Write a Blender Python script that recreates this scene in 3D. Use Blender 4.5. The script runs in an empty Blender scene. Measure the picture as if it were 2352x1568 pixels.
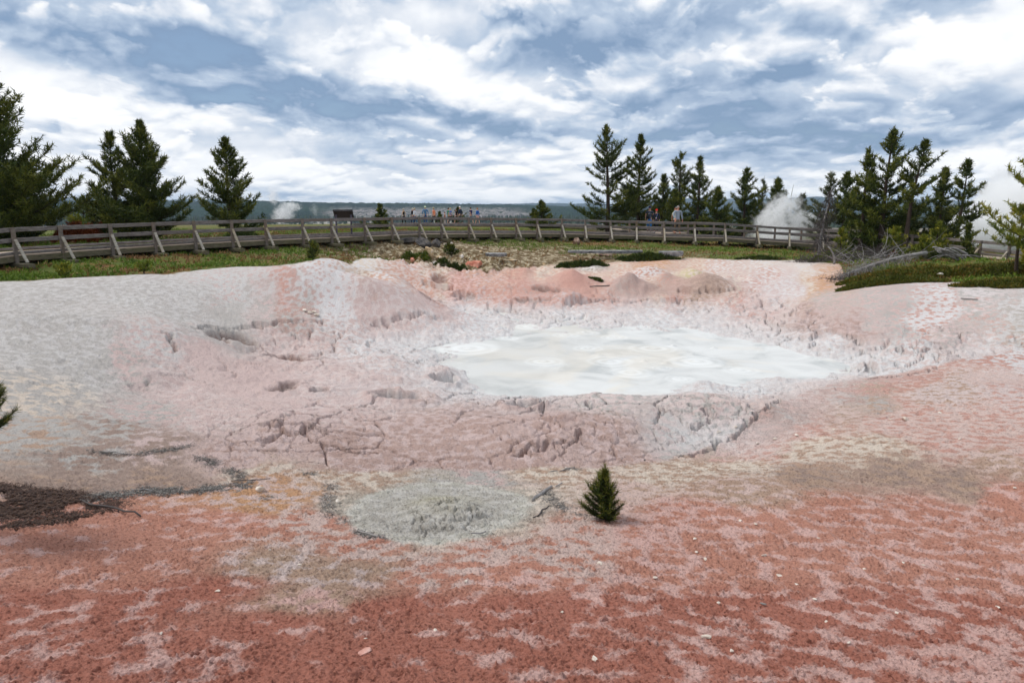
import bpy, bmesh, math, random
import numpy as np
from mathutils import Vector, Matrix

C = bpy.context.scene.collection
R = math.radians

# ------------------------------------------------------------------ camera
PITCH = math.atan((784-481)/1568.0)
EYE = 2.1; USE_HAZE = True
cam_d = bpy.data.cameras.new('camera'); cam = bpy.data.objects.new('camera', cam_d); C.objects.link(cam)
cam.location = (0, 0, EYE); cam.rotation_euler = (R(90)-PITCH, 0, 0)
cam_d.sensor_width = 36; cam_d.lens = 24.0; cam_d.clip_end = 30000; cam_d.clip_start = 0.05
bpy.context.scene.camera = cam
SC = bpy.context.scene
SC.view_settings.view_transform = 'Standard'; SC.view_settings.look = 'None'
SC.view_settings.exposure = 0.14; SC.view_settings.gamma = 1
SC.cycles.max_bounces = 12; SC.cycles.diffuse_bounces = 3; SC.cycles.glossy_bounces = 1
SC.cycles.transmission_bounces = 2; SC.cycles.volume_bounces = 12; SC.cycles.transparent_max_bounces = 4
SC.cycles.volume_step_rate = 1.0
SC.render.film_transparent = False

CP, SP = math.cos(PITCH), math.sin(PITCH)
def ray(x, y):                     # picture point (2352 wide) -> direction with unit forward depth
    u = (x-1176)/1568.0; v = (784-y)/1568.0
    return u, v*SP+CP, v*CP-SP
def at(x, y, Y):                   # world point on that line of sight at distance Y
    a, b, c = ray(x, y); t = Y/b
    return (a*t, Y, EYE+c*t)
def sr(r, g, b, k=1.0):
    f = lambda c: (c/255/12.92 if c/255 <= .04045 else ((c/255+.055)/1.055)**2.4)
    return (f(r)*k, f(g)*k, f(b)*k, 1.0)

# ------------------------------------------------------------------ node helpers
class NT:
    def __init__(s, tree): s.t = tree; s.n = tree.nodes; s.l = tree.links
    def add(s, kind, **kw):
        n = s.n.new(kind)
        for k, v in kw.items(): setattr(n, k, v)
        return n
    def set(s, sock, v):
        if hasattr(v, 'is_output') or isinstance(v, bpy.types.NodeSocket): s.l.new(v, sock)
        else: sock.default_value = v
    def math(s, op, a, b=0.0, c=0.0, clamp=False):
        n = s.add('ShaderNodeMath', operation=op, use_clamp=clamp)
        s.set(n.inputs[0], a); s.set(n.inputs[1], b)
        if len(n.inputs) > 2: s.set(n.inputs[2], c)
        return n.outputs[0]
    def vmath(s, op, a, b=(0,0,0)):
        n = s.add('ShaderNodeVectorMath', operation=op)
        s.set(n.inputs[0], a)
        if op == 'SCALE': s.set(n.inputs['Scale'], b); return n.outputs[0]
        s.set(n.inputs[1], b)
        return n.outputs['Value'] if op in ('LENGTH', 'DOT_PRODUCT') else n.outputs[0]
    def noise(s, vec, scale, detail=4, rough=.55, dist=0.0, out='Fac'):
        n = s.add('ShaderNodeTexNoise')
        s.set(n.inputs['Vector'], vec); n.inputs['Scale'].default_value = scale
        n.inputs['Detail'].default_value = detail; n.inputs['Roughness'].default_value = rough
        n.inputs['Distortion'].default_value = dist
        return n.outputs[out]
    def ramp(s, fac, stops, interp='LINEAR'):
        n = s.add('ShaderNodeValToRGB'); n.color_ramp.interpolation = interp
        e = n.color_ramp.elements
        while len(e) < len(stops): e.new(0.5)
        for k, (p, c) in enumerate(stops):
            e[k].position = p; e[k].color = c if len(c) == 4 else (*c, 1)
        s.set(n.inputs[0], fac); return n.outputs[0]
    def mix(s, fac, a, b, mode='MIX'):
        n = s.add('ShaderNodeMix', data_type='RGBA', blend_type=mode)
        s.set(n.inputs[0], fac); s.set(n.inputs[6], a); s.set(n.inputs[7], b)
        return n.outputs[2]
    def mrange(s, v, a, b, c=0.0, d=1.0, smooth=False):
        n = s.add('ShaderNodeMapRange', interpolation_type='SMOOTHSTEP' if smooth else 'LINEAR')
        s.set(n.inputs[0], v); s.set(n.inputs[1], a); s.set(n.inputs[2], b); s.set(n.inputs[3], c); s.set(n.inputs[4], d)
        return n.outputs[0]

# ------------------------------------------------------------------ sky
SUN_EL, SUN_AZ = R(52), R(-78)       # high and behind the cloud
world = bpy.data.worlds.new('World'); SC.world = world; world.use_nodes = True
W = NT(world.node_tree); W.n.clear()
tc = W.add('ShaderNodeTexCoord').outputs['Generated']
sep = W.add('ShaderNodeSeparateXYZ'); W.l.new(tc, sep.inputs[0])
sx, sy, sz = sep.outputs
az = W.math('ARCTAN2', sx, sy); el = W.math('ARCSINE', sz)
ev = W.math('MULTIPLY', W.math('LOGARITHM', W.math('ADD', W.math('MAXIMUM', el, 0.0), 0.11), math.e), -1.7)
cmb = W.add('ShaderNodeCombineXYZ'); W.set(cmb.inputs[0], W.math('MULTIPLY', W.math('SINE', az), 3.3))
W.set(cmb.inputs[1], W.math('MULTIPLY', W.math('COSINE', az), 3.3)); W.set(cmb.inputs[2], ev)
pc = cmb.outputs[0]
wrp = W.noise(pc, 1.3, 3, .5, 0, 'Color')
pw = W.vmath('ADD', pc, W.vmath('SCALE', W.vmath('SUBTRACT', wrp, (.5, .5, .5)), .30))
def up(vec, k): return W.vmath('ADD', vec, (0, 0, -k))    # the same field a little higher in the sky
nA = W.noise(pw, 1.25, 9, .52); nB = W.noise(up(pw, .17), 1.25, 4, .5)
rel = W.math('SUBTRACT', nA, nB)
nL = W.noise(pw, .8, 3, .5)
def layer(sc, thr, dv, seed, gain):
    """one deck of heaped cloud: cover mask and how dark it is, pale above and dark at its base"""
    v = W.vmath('ADD', pw, (seed, -seed, seed*.37))
    n0 = W.noise(v, sc, 7, .52); n1 = W.noise(up(v, dv), sc, 3, .5)
    return W.mrange(n0, thr-.01, thr+.05, 0, 1, True), W.math('MULTIPLY', W.math('SUBTRACT', n0, n1), -gain)
# hand-placed dark and bright banks in azimuth / elevation (radians)
c2 = W.add('ShaderNodeCombineXYZ'); W.set(c2.inputs[0], az); W.set(c2.inputs[1], el); W.set(c2.inputs[2], 0.0)
wn = W.noise(pc, 1.8, 6, .55, 0, 'Color')
wv2 = W.vmath('MULTIPLY', W.vmath('SUBTRACT', wn, (.5, .5, .5)), (.26, .10, 0))
ae = W.vmath('ADD', c2.outputs[0], wv2)
def blob(x, y, rx, ry, rot=0):
    a, b, c = ray(x, y); L = math.sqrt(a*a+b*b+c*c)
    A = math.atan2(a, b); E = math.asin(c/L)
    m = W.add('ShaderNodeMapping', vector_type='TEXTURE')
    W.set(m.inputs['Vector'], ae)
    m.inputs['Location'].default_value = (A, E, 0); m.inputs['Rotation'].default_value = (0, 0, R(-rot))
    m.inputs['Scale'].default_value = (rx*1.7/1568, ry*1.9/1568, 1)
    g = W.add('ShaderNodeTexGradient', gradient_type='SPHERICAL'); W.l.new(m.outputs[0], g.inputs[0])
    return g.outputs[1]
acc = None
for (x, y, rx, ry, rot, k) in BLOBS if 'BLOBS' in globals() else [
    (150, 85, 330, 48, 10, 1.0), (410, 130, 120, 34, 14, .9), (30, 30, 120, 60, 5, .5),
    (640, 215, 330, 48, 14, 1.15), (520, 250, 180, 26, 2, .7), (860, 215, 130, 40, 10, .5), (880, 272, 260, 20, 3, .8),
    (1120, 290, 170, 22, 5, .7), (790, 350, 120, 16, 2, .6), (640, 130, 240, 34, 10, .5), (180, 148, 70, 16, 4, .6), (140, 300, 60, 22, 0, .5),
    (1330, 95, 190, 60, 4, .8), (1250, 130, 170, 30, 0, .5), (1560, 60, 200, 50, 0, .55), (1700, 195, 320, 22, -3, .9), (1850, 190, 120, 22, 0, .5),
    (1560, 250, 220, 26, 4, .6), (1640, 290, 140, 26, 2, .5), (1840, 322, 330, 24, 1, 1.5), (2080, 290, 200, 26, -8, .7), (1780, 375, 200, 14, 2, .8),
    (1560, 355, 120, 12, 0, .5), (2280, 262, 110, 16, 0, .6), (2050, 30, 500, 46, 0, .65), (2200, 400, 200, 14, 0, .2), (330, 240, 90, 20, 0, .2),
    (170, 230, 330, 75, 4, -1.0), (2200, 110, 230, 60, -4, -1.1), (1050, 195, 200, 40, 8, -.6), (1000, 410, 900, 42, 0, -.45), (2250, 340, 240, 40, 0, -.5),
    (820, 60, 200, 46, 8, -.4), (430, 200, 80, 22, 8, -.3), (1400, 235, 200, 26, 0, -.3), (1500, 150, 500, 26, 0, -.45), (1050, 320, 400, 22, 3, -.5)]:
    b = W.math('MULTIPLY', blob(x, y, rx, ry, rot), k)
    acc = b if acc is None else W.math('ADD', acc, b)
# darkness value
dk = W.math('ADD', W.math('MULTIPLY', rel, -2.1), W.math('MULTIPLY', W.math('SUBTRACT', nL, .5), -0.6))
dk = W.math('ADD', dk, .02)
for (sc, thr, dv, seed, gain, base_) in [(1.1, .48, .17, 3.1, 4.2, -.02), (2.0, .49, .11, 7.7, 4.2, -.05), (3.8, .51, .06, 1.9, 3.4, -.06)]:
    mk, sh = layer(sc, thr, dv, seed, gain)
    mk = W.math('MULTIPLY', mk, .85 if sc < 3 else .6)
    dk = W.math('ADD', W.math('MULTIPLY', dk, W.math('SUBTRACT', 1.0, mk)), W.math('MULTIPLY', W.math('ADD', sh, base_), mk))
accm = W.math('MULTIPLY', acc, W.math('ADD', W.math('MULTIPLY', W.noise(pw, 3.0, 5, .6), 1.1), -.02))
dk = W.math('ADD', dk, W.math('MULTIPLY', accm, 0.86))
dk = W.math('ADD', dk, 0.47)
ccol = W.ramp(dk, [(0.0, (.97, .98, 1.0)), (0.2, (.86, .885, .925)), (0.38, (.69, .74, .82)), (0.58, (.47, .565, .70)), (.80, (.33, .43, .585)), (1.0, (.22, .32, .48))])
sky = W.add('ShaderNodeTexSky', sky_type='NISHITA'); sky.sun_disc = False
sky.sun_elevation = SUN_EL; sky.sun_rotation = SUN_AZ; sky.altitude = 2200; sky.air_density = 1.2
bg1 = W.add('ShaderNodeBackground'); W.l.new(sky.outputs[0], bg1.inputs[0]); bg1.inputs[1].default_value = 0.09
bg2 = W.add('ShaderNodeBackground'); W.l.new(ccol, bg2.inputs[0]); bg2.inputs[1].default_value = 1.0
cov = W.mrange(dk, 0.85, 1.4, 1.0, 0.6)
ms = W.add('ShaderNodeMixShader'); W.l.new(cov, ms.inputs[0]); W.l.new(bg1.outputs[0], ms.inputs[1]); W.l.new(bg2.outputs[0], ms.inputs[2])
wo = W.add('ShaderNodeOutputWorld'); W.l.new(ms.outputs[0], wo.inputs[0])
world.cycles.sampling_method = 'MANUAL'; world.cycles.sample_map_resolution = 512

sd = bpy.data.lights.new('sun', 'SUN'); sun = bpy.data.objects.new('sun', sd); C.objects.link(sun)
sd.energy = 2.1; sd.angle = R(20); sd.color = (1.0, .96, .90)
# sun rotation follows the sky: azimuth measured from +Y towards +X
sdir = Vector((math.sin(SUN_AZ)*math.cos(SUN_EL), math.cos(SUN_AZ)*math.cos(SUN_EL), math.sin(SUN_EL)))
sun.rotation_euler = sdir.to_track_quat('Z', 'Y').to_euler(); sun.location = (0, 0, 60)

# ------------------------------------------------------------------ numpy noise
_rs = np.random.RandomState(7)
_perm = _rs.permutation(1024).astype(np.int32)
_grad = _rs.uniform(0, 2*np.pi, 1024); _gx, _gy = np.cos(_grad).astype(np.float32), np.sin(_grad).astype(np.float32)
def _h(i, j): return _perm[(_perm[i & 1023] + j) & 1023]
def pn(x, y):
    xi = np.floor(x).astype(np.int32); yi = np.floor(y).astype(np.int32)
    fx = (x-xi).astype(np.float32); fy = (y-yi).astype(np.float32)
    u = fx*fx*fx*(fx*(fx*6-15)+10); v = fy*fy*fy*(fy*(fy*6-15)+10)
    def g(a, b):
        h = _h(xi+a, yi+b); return _gx[h]*(fx-a)+_gy[h]*(fy-b)
    n0 = g(0, 0)*(1-u)+g(1, 0)*u; n1 = g(0, 1)*(1-u)+g(1, 1)*u
    return (n0*(1-v)+n1*v)*1.45
def fbm(x, y, o=4, rough=.5):
    s = 0; a = 1; t = 0
    for k in range(o):
        s = s+a*pn(x*2**k+17.3*k, y*2**k-9.1*k); t += a; a *= rough
    return s/t
def worley(x, y):                  # F1, F2, cell value
    xi = np.floor(x).astype(np.int32); yi = np.floor(y).astype(np.int32)
    f1 = np.full(x.shape, 9., np.float32); f2 = f1.copy(); cv = f1*0
    for a in (-1, 0, 1):
        for b in (-1, 0, 1):
            h = _h(xi+a, yi+b); h2 = _perm[(h+37) & 1023]
            d = np.hypot(xi+a+h/1024.-x, yi+b+h2/1024.-y).astype(np.float32)
            n = d < f1
            f2 = np.where(n, f1, np.minimum(f2, d)); cv = np.where(n, h/1024., cv); f1 = np.where(n, d, f1)
    return f1, f2, cv
def sst(a, b, x):
    t = np.clip((x-a)/(b-a), 0, 1); return t*t*(3-2*t)

# ------------------------------------------------------------------ the lie of the land
CT = [  # picture x, y, distance
 (-500,660,16),(0,655,19),(200,640,20.5),(430,640,22),(600,612,23.5),(720,610,23.3),(790,626,23.3),(860,655,24.5),
 (0,720,15),(200,728,15.6),(400,740,16.6),(200,700,17.6),(50,700,17),(450,745,17.9),(600,755,19),(740,750,20),(600,690,21.2),(350,690,19),(760,690,21.6),
 (100,850,12),(0,850,11.3),(0,950,9.6),(0,1000,8.8),(0,1100,7),(0,1200,5.8),(0,1300,4.9),(0,1568,3.1),(-300,1000,8),(-300,1300,4.6),(-300,800,12),
 (300,900,12.3),(300,1000,9.6),(300,1120,7.4),(150,1070,7.8),(500,900,13.3),(450,1000,9.9),(600,1060,8.8),(600,1000,10.2),(600,950,11.5),(600,800,18),(400,820,14.6),
 (800,610,30),(880,605,31),(1000,632,31),(900,680,27.5),(850,590,34),(1000,700,26.3),
 (900,1080,9),(1200,1075,9.3),(1500,1065,9.7),(1620,1040,10.6),(1780,930,13),(1900,875,14.8),(2200,830,16.2),(2352,802,17),
 (1200,640,32),(1200,700,27.4),(1200,595,38),(1500,700,27.4),(1500,640,32),(1500,590,38.2),(1700,650,30),(1700,700,26.5),(1750,592,38),(1900,640,29),(1880,600,36),(1100,610,35),
 (1800,705,25),(1950,672,24),(2050,665,23),(2200,672,22),(2352,690,20.5),(2600,705,19),(1880,790,19.5),(2150,800,18),(2352,785,17.8),(2150,730,20.5),(2352,740,19),
 (2000,655,26.3),(2200,640,26),(2100,602,31),(2352,600,29),(2600,620,26),
 (2352,1000,9.6),(2352,1200,6.4),(2352,1400,4.6),(2352,1568,3.4),(2000,1000,10),(2000,910,13),(1700,1200,6.4),(1700,1100,8),(2000,1300,5.3),(2700,1000,8.6),(2700,1300,5),
 (1176,1300,5.1),(1176,1400,4.2),(1176,1568,3.1),(600,1200,6.3),(600,1350,4.6),(1000,1240,5.95),(1385,1195,6.4),(1000,1150,7.5),(1250,1130,7.9),(1700,1400,4.4),(1700,1568,3.2),
 (900,950,12),(1200,950,12),(1500,950,12.3),(900,850,15.6),(700,850,15.3),(900,780,20.2),(1176,1000,10.6),(800,720,24.6),(1050,900,14.4),(1700,900,14.2)]
CW = [(-9.6,26,.0),(-8.2,26.3,.1),(-6.8,26,.05),(-5.6,26.6,-.25),(-4.6,27,-.6),(0,-.5,-.2),(0,1.2,-.15),(-4,-4,-.1),(4,-4,-.2),(-12,-10,.1),(12,-10,-.3),(-25,5,.2),(-30,20,.25),(25,5,-.8),(32,20,-.4),(-12,5,.1),(12,4,-.8),
 (-17,24,.15),(-14,27,.2),(-13,30,.2),(-10,33.5,.3),(-8,36,.35),(-5,39,.35),(0,42.5,.15),(3,45,.1),(8,46.5,.05),(12,48,-.05),(17,48,-.3),(22,47.5,-.6),(24,43,-.9),(24,36,-.75),(27,31,-.7),
 (-22,35,.35),(-30,45,.5),(-15,45,.5),(-5,55,.5),(5,57,.3),(15,58,-.1),(25,56,-.6),(40,50,-.6),(40,35,-.5),(-45,30,.4),
 (-9,29,.05),(-14.5,22.5,-.08),(-17.5,21.5,.05),
 # hollow that carries the pool
 (-3.6,20,-1.78),(-1.4,22,-1.80),(-2.6,18.5,-1.80),(-.6,21.3,-1.86),(0,16.5,-2.1),(0,20,-2.25),(3,15.5,-2.1),(3,19,-2.3),(5,17,-2.2),(7,17,-2.1),(.4,23,-1.94),(3,23,-1.95),(8.5,18.5,-1.95)]
POOL = -1.9
pts = np.array([at(*c) for c in CT]+CW, float)
def _phi(d2): return np.sqrt(d2+1.2)
_A = _phi(((pts[:, None, :2]-pts[None, :, :2])**2).sum(-1))+np.eye(len(pts))*-0.02
_wt = np.linalg.solve(_A, pts[:, 2]-(-.6))
def base(X, Y):
    X = np.asarray(X, float); Y = np.asarray(Y, float); sh = X.shape
    x = X.ravel(); y = Y.ravel(); out = np.empty(x.shape)
    for k in range(0, len(x), 60000):
        s = slice(k, k+60000)
        d2 = (x[s, None]-pts[None, :, 0])**2+(y[s, None]-pts[None, :, 1])**2
        out[s] = _phi(d2) @ _wt - .6
    r = np.hypot(x, y)
    far = .35 - .9*sst(0, 40, x) + 0*r
    far = far - sst(80, 180, r)*2.5 - sst(150, 800, r)*17 - sst(900, 2200, r)*6
    far = np.where(y < 0, -.1, far)
    t = sst(50, 66, r)
    out = np.clip(out, -2.6, 1.2)*(1-t)+far*t
    return out.reshape(sh)
def hit(x, y):                      # where a line of sight meets the land
    a, b, c = ray(x, y)
    Y = np.linspace(2.5, 75, 1500); z = EYE+c*Y/b
    g = base(a*Y/b, Y); k = np.argmax(z <= g)
    if z[k] > g[k]: k = len(Y)-1
    return a*Y[k]/b, Y[k]
# mounds (+) and pits (-): picture place, half widths across / along (m), height, profile power
FEAT = [
 (1020,1185,.5,.55,.13,1),(1010,1180,1.3,1.3,.03,1),(300,1000,2.6,1.5,.12,1),
 (350,868,.34,.3,.16,2),(665,985,1.4,1.0,.11,1),(650,960,.9,.6,.05,1),
 (1400,985,1.4,1.0,.17,1),(1300,1000,1.5,.8,.08,1),(1390,925,1.4,.9,.17,1),(1640,935,1.2,1.3,.22,1),(1275,890,.45,.4,.16,1),(1620,895,.6,.5,.16,1),(1480,950,.9,.6,.08,1),
 (1780,878,.6,.4,.10,1),(2010,845,.6,.45,.22,1),(2100,800,1.0,.7,.18,1),(2150,830,.7,.5,.18,1),(1900,800,1.6,.7,.14,1),
 (1310,646,1.0,1.0,.62,2),(1440,662,.85,.9,.75,2),(1620,658,1.2,1.0,.58,1),(1530,646,.8,.8,.38,1),(1110,607,1.0,1.0,.42,2),(1490,628,1.1,1.0,.32,1),(1585,632,.8,.8,.34,1),(1370,618,.7,.7,.2,1),(1200,628,.9,.8,.24,1),
 (1310,694,1.3,.9,.34,1),(1150,700,1.8,.8,.22,1),(1530,690,1.2,.7,.12,1),(1200,660,2.2,1.2,.14,1),(1000,690,.9,.6,.12,1),(920,700,1.2,.8,.1,1),(860,665,.9,.7,.14,1),
 (760,810,1.3,.7,.12,1),(700,820,.9,.5,.1,1),(850,830,.9,.5,.12,1),(1010,860,.55,.45,.16,1),(880,870,1.2,.5,.07,1),
 (95,728,1.6,.5,.10,1),(220,735,.9,.4,.10,1),(30,735,.7,.4,.08,1),
 (920,917,.50,.34,-.42,3),(882,908,.34,.20,-.30,3),(1022,876,.32,.32,-.40,3),(1200,932,.34,.32,-.36,3),(1225,930,.2,.22,-.2,3),(535,780,.7,.40,-.34,3),(500,777,.35,.3,-.22,3),(650,893,.35,.3,-.15,3),(690,830,.6,.35,-.2,3),(640,822,.35,.25,-.2,3),(735,897,.2,.18,-.16,3),
 (990,688,.4,.35,-.35,3),(1015,697,.25,.22,-.2,3),(865,748,.6,.4,-.09,3),(730,898,.18,.2,-.12,3),(665,882,.2,.26,-.14,3),(660,823,.5,.4,-.12,3),(590,822,.2,.15,-.08,3),
 (1290,905,.25,.2,-.08,3),(1000,935,.3,.2,-.03,3),(1140,770,.5,.5,-.02,3),(1010,640,.4,.6,-.15,3),(1700,640,.5,.7,-.1,3),(1080,680,.3,.5,-.14,3),(1230,690,1.1,.35,-.16,3),(1255,665,.8,.4,-.18,3),
 (315,893,.22,.18,-.06,3),(1290,965,.28,.22,-.1,3),(2000,838,.12,.4,-.12,3),(1045,867,.18,.12,-.1,3)]
FW = [(*hit(f[0], f[1]), *f[2:]) for f in FEAT if f[5] != 3]
def bumps(X, Y):
    z = base(X, Y)
    for (fx, fy, rx, ry, h, p) in FW:
        if p == 3: continue
        d = np.sqrt(((X-fx)/rx)**2+((Y-fy)/ry)**2)
        z = z+h*(np.exp(-d*d*1.6) if p == 1 else np.clip(1-d*.62, 0, 1)**1.35)
    return z
def hit2(x, y):                     # the same on the land with its mounds
    a, b, c = ray(x, y); Y = np.linspace(2.5, 60, 2400); z = EYE+c*Y/b; g = bumps(a*Y/b, Y); k = int(np.argmax(z <= g))
    return a*Y[k]/b, Y[k]
FW = FW+[(*hit2(f[0], f[1]), *f[2:]) for f in FEAT if f[5] == 3]
CRK = [[(440,752),(500,757),(560,756),(600,748),(650,740),(700,738),(745,742)],
 [(1300,700),(1340,692),(1400,690),(1440,696),(1490,688),(1530,692),(1600,688)],[(1560,668),(1600,672),(1660,668),(1700,665),(1740,672)],
 [(1740,735),(1790,752),(1840,762),(1870,765),(1900,760),(1960,775),(1978,792)],[(1560,1055),(1640,1030),(1700,990),(1740,955),(1790,915)],
 [(1045,680),(1060,672),(1056,690)],[(975,650),(1000,660),(1040,662)],[(377,765),(388,788),(408,808)],[(1355,925),(1380,940),(1410,952),(1440,965)],
 [(1290,1020),(1330,1012),(1345,990)],[(610,985),(650,978),(690,985),(700,1005)],[(650,978),(640,1000),(610,1020)],[(690,985),(730,990),(760,1010)],
 [(1580,930),(1625,935),(1628,975),(1600,990)],[(1628,960),(1665,965)],[(735,1020),(800,1040),(850,1046)],[(1270,1020),(1230,1035),(1200,1050)],[(1185,925),(1195,912),(1230,915),(1250,930)],
 [(1870,850),(1990,835),(2000,850)],[(2060,810),(2110,815),(2170,800)],[(2010,868),(2080,862),(2160,846)],[(1150,715),(1230,725),(1300,745)],[(855,745),(900,735),(1000,730)]]
CW2 = [np.array([hit2(*p) for p in c]) for c in CRK]
BL = [(-900,1180),(-400,1170),(0,1155),(215,1150),(300,1131),(480,1122),(560,1102),(620,1086),(900,1084),(1200,1080),(1400,1074),(1540,1060),(1620,1036),(1690,1000),(1740,960),(1800,922),(1900,880),(2050,858),(2200,831),(2352,803),(2800,770)]
_bl = np.array([hit(*p) for p in BL]); _ba = np.arctan2(_bl[:, 0], _bl[:, 1]); _br = np.hypot(_bl[:, 0], _bl[:, 1])
_bly = lambda x: np.interp(x, [p[0] for p in BL], [p[1] for p in BL])
def beyond(X, Y):                   # metres past the foot of the near bank
    return np.hypot(X, Y)-np.interp(np.arctan2(X, Y), _ba, _br)+fbm(X*1.3, Y*1.3, 4, .6)*.35
def seg_dist(X, Y, P):
    d = np.full(X.shape, 99., np.float32)
    for (a, b) in zip(P[:-1], P[1:]):
        v = b-a; L = (v**2).sum()+1e-9
        t = np.clip(((X-a[0])*v[0]+(Y-a[1])*v[1])/L, 0, 1)
        d = np.minimum(d, np.hypot(X-a[0]-t*v[0], Y-a[1]-t*v[1]))
    return d
VB = [(-900,14),(-400,19),(0,19.7),(150,20.9),(430,22.9),(600,25.2),(720,26.3),(860,32.4),(930,33.2),(1000,33.6),(1080,33.0),(1200,35.8),(1300,36.2),(1450,37.0),(1600,37.5),(1750,37.0),(1850,36.2),(1925,33.5),(1948,26.6),(2050,25.4),(2352,23),(2700,20),(3300,16)]
_va = np.array([math.atan2((x-1176)/1568, 1.0) for x, d in VB]); _vr = np.array([d/math.cos(a) for (x, d), a in zip(VB, _va)])
def vegf(X, Y):                    # >0 in the grass, metres past the edge of the mud
    r = np.hypot(X, Y); a = np.arctan2(X, Y)
    n = fbm(X*.55+3, Y*.55, 5, .65)*1.3
    v = r-np.interp(a, _va, _vr)+n*np.clip(r/30, .4, 1.2)
    return np.where(Y < 0, -5, v)
def height(X, Y, detail=True):
    z = base(X, Y)
    wx = X+fbm(X*.9, Y*.9, 3)*.35; wy = Y+fbm(X*.9+40, Y*.9, 3)*.35
    wfx = X+fbm(X*3, Y*3, 3)*.16; wfy = Y+fbm(X*3+9, Y*3, 3)*.16
    for (fx, fy, rx, ry, h, p) in FW:
        ax, ay = (wfx, wfy) if p == 3 else (wx, wy)
        d = np.sqrt(((ax-fx)/rx)**2+((ay-fy)/ry)**2)
        if p == 1: g = np.exp(-d*d*1.6)
        elif p == 2: g = np.clip(1-d*.62, 0, 1)**1.35
        else: g = 1-sst(.55, 1.0, d) - .22*np.exp(-((d-1.25)/.3)**2)
        z = z+h*g
    if not detail: return z
    r = np.hypot(X, Y); v = vegf(X, Y)
    floor = sst(1.15, 1.45, -base(X, Y))*(1-sst(-1, 1, v))*sst(-.1, .5, beyond(X, Y))*sst(8.2, 9.6, r)       # the soft mud of the basin
    mud = (1-sst(-.5, .5, v))
    z = z+mud*fbm(X*.22, Y*.22, 3)*.09*sst(5, 12, r)
    lump = fbm(wx*1.1, wy*1.1, 5, .56); rid = 1-np.abs(fbm(wx*.8+11, wy*.8, 4, .5))*2
    z = z+floor*(lump*(.05+.09*sst(11, 18, r))+np.clip(rid, 0, 1)**3*.07*sst(14, 24, r))
    f1, f2, cv = worley(wx*2.2, wy*2.2)
    z = z+floor*(cv-.5)*.022*sst(.0, .2, f2-f1)
    z = z+mud*fbm(X*7, Y*7, 3, .6)*.012
    dc = np.hypot((X-hit_cone[0])/.5, (Y-hit_cone[1])/.5); q1, q2, qv = worley(X*10+fbm(X*5, Y*5, 2)*.6, Y*10)
    z = z+(1-sst(.6, 1.1, dc))*(.05*qv*sst(.0, .2, q2-q1)-.01)
    # crust of grains
    near = 1-sst(9, 13, r); mid = sst(8, 12, r)*(1-sst(20, 26, r))
    c1, c2, c3 = worley(X*24+fbm(X*9, Y*9, 2), Y*24); g = fbm(X*16, Y*16, 3, .65)
    z = z+mud*near*((.5-c1)*.030*(.5+c3)*sst(-.3, .2, fbm(X*1.5, Y*1.5, 2))+g*.020-.020*sst(.30, .55, fbm(X*11+4, Y*11, 2)))
    z = z+mud*near*np.clip(fbm(X*40+5, Y*40, 2, .6)-.12, 0, 1)*.035
    c1, c2, c3 = worley(X*9+fbm(X*4, Y*4, 2), Y*9)
    z = z+mud*mid*((.5-c1)*.045*(.3+c3)*sst(-.2, .25, fbm(X*.7+8, Y*.7, 3))+fbm(X*6, Y*6, 3, .6)*.022-.03*sst(.28, .5, fbm(X*4+4, Y*4, 2)))
    # cracks
    cm = floor*sst(-.05, .35, fbm(X*.33+5, Y*.33+2, 3))
    for (cx, cy, rr) in _DOME: cm = np.maximum(cm, 1-sst(rr*.6, rr, np.hypot(X-cx, Y-cy)))
    cxw = X+fbm(X*4, Y*4, 3)*.10; cyw = Y+fbm(X*4+7, Y*4, 3)*.10
    g1, g2, _ = worley(cxw*2.4, cyw*2.4)
    z = z-cm*.05*(1-sst(.010, .06, (g2-g1)/(.6+r/22)))
    g1, g2, _ = worley(cxw*1.05+3, cyw*1.05)
    z = z-floor*sst(.1, .45, fbm(X*.25+15, Y*.25, 3)+.25)*.14*(1-sst(.010, .045, (g2-g1)/(.5+r/16)))
    lx = X+fbm(X*2.2, Y*2.2, 4, .6)*.30; ly = Y+fbm(X*2.2+5, Y*2.2, 4, .6)*.30
    for P in CW2:
        m = (np.abs(X-P[:, 0].mean()) < np.ptp(P[:, 0])/2+2) & (np.abs(Y-P[:, 1].mean()) < np.ptp(P[:, 1])/2+2)
        if m.any():
            d = seg_dist(lx[m], ly[m], P); w = .010+.0040*P[:, 1].mean()
            zz = z[m]; zz -= (.05+.010*P[:, 1].mean())*(1-sst(w*.45, w*1.2, d)); zz += .03*np.exp(-(d/.25)**2); z[m] = zz
    # tussocky ground in the grass
    vg = sst(0, 1, v)*(1-sst(52, 60, r))
    z = z+vg*(fbm(X*.5, Y*.5, 4, .55)*.14)
    bk = np.exp(-((X-_BK[0])/4.5)**2-((Y-_BK[1])/2.6)**2)                                # rocky hollow in the middle of the bank
    z = z+bk*(fbm(X*1.5, Y*1.5, 5, .65)*.8-.12)
    return z
_DOME = [(*hit2(665, 985), 1.5), (*hit2(1400, 990), 1.5), (*hit2(1625, 940), 1.2), (*hit2(1300, 1000), 1.3), (*hit2(1020, 1190), .55), (*hit2(2110, 815), 1.2), (*hit2(1010, 865), .6), (*hit2(1130, 655), 1.2), (*hit2(1480, 690), 1.6)]
_BK = hit(1015, 600)
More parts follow.
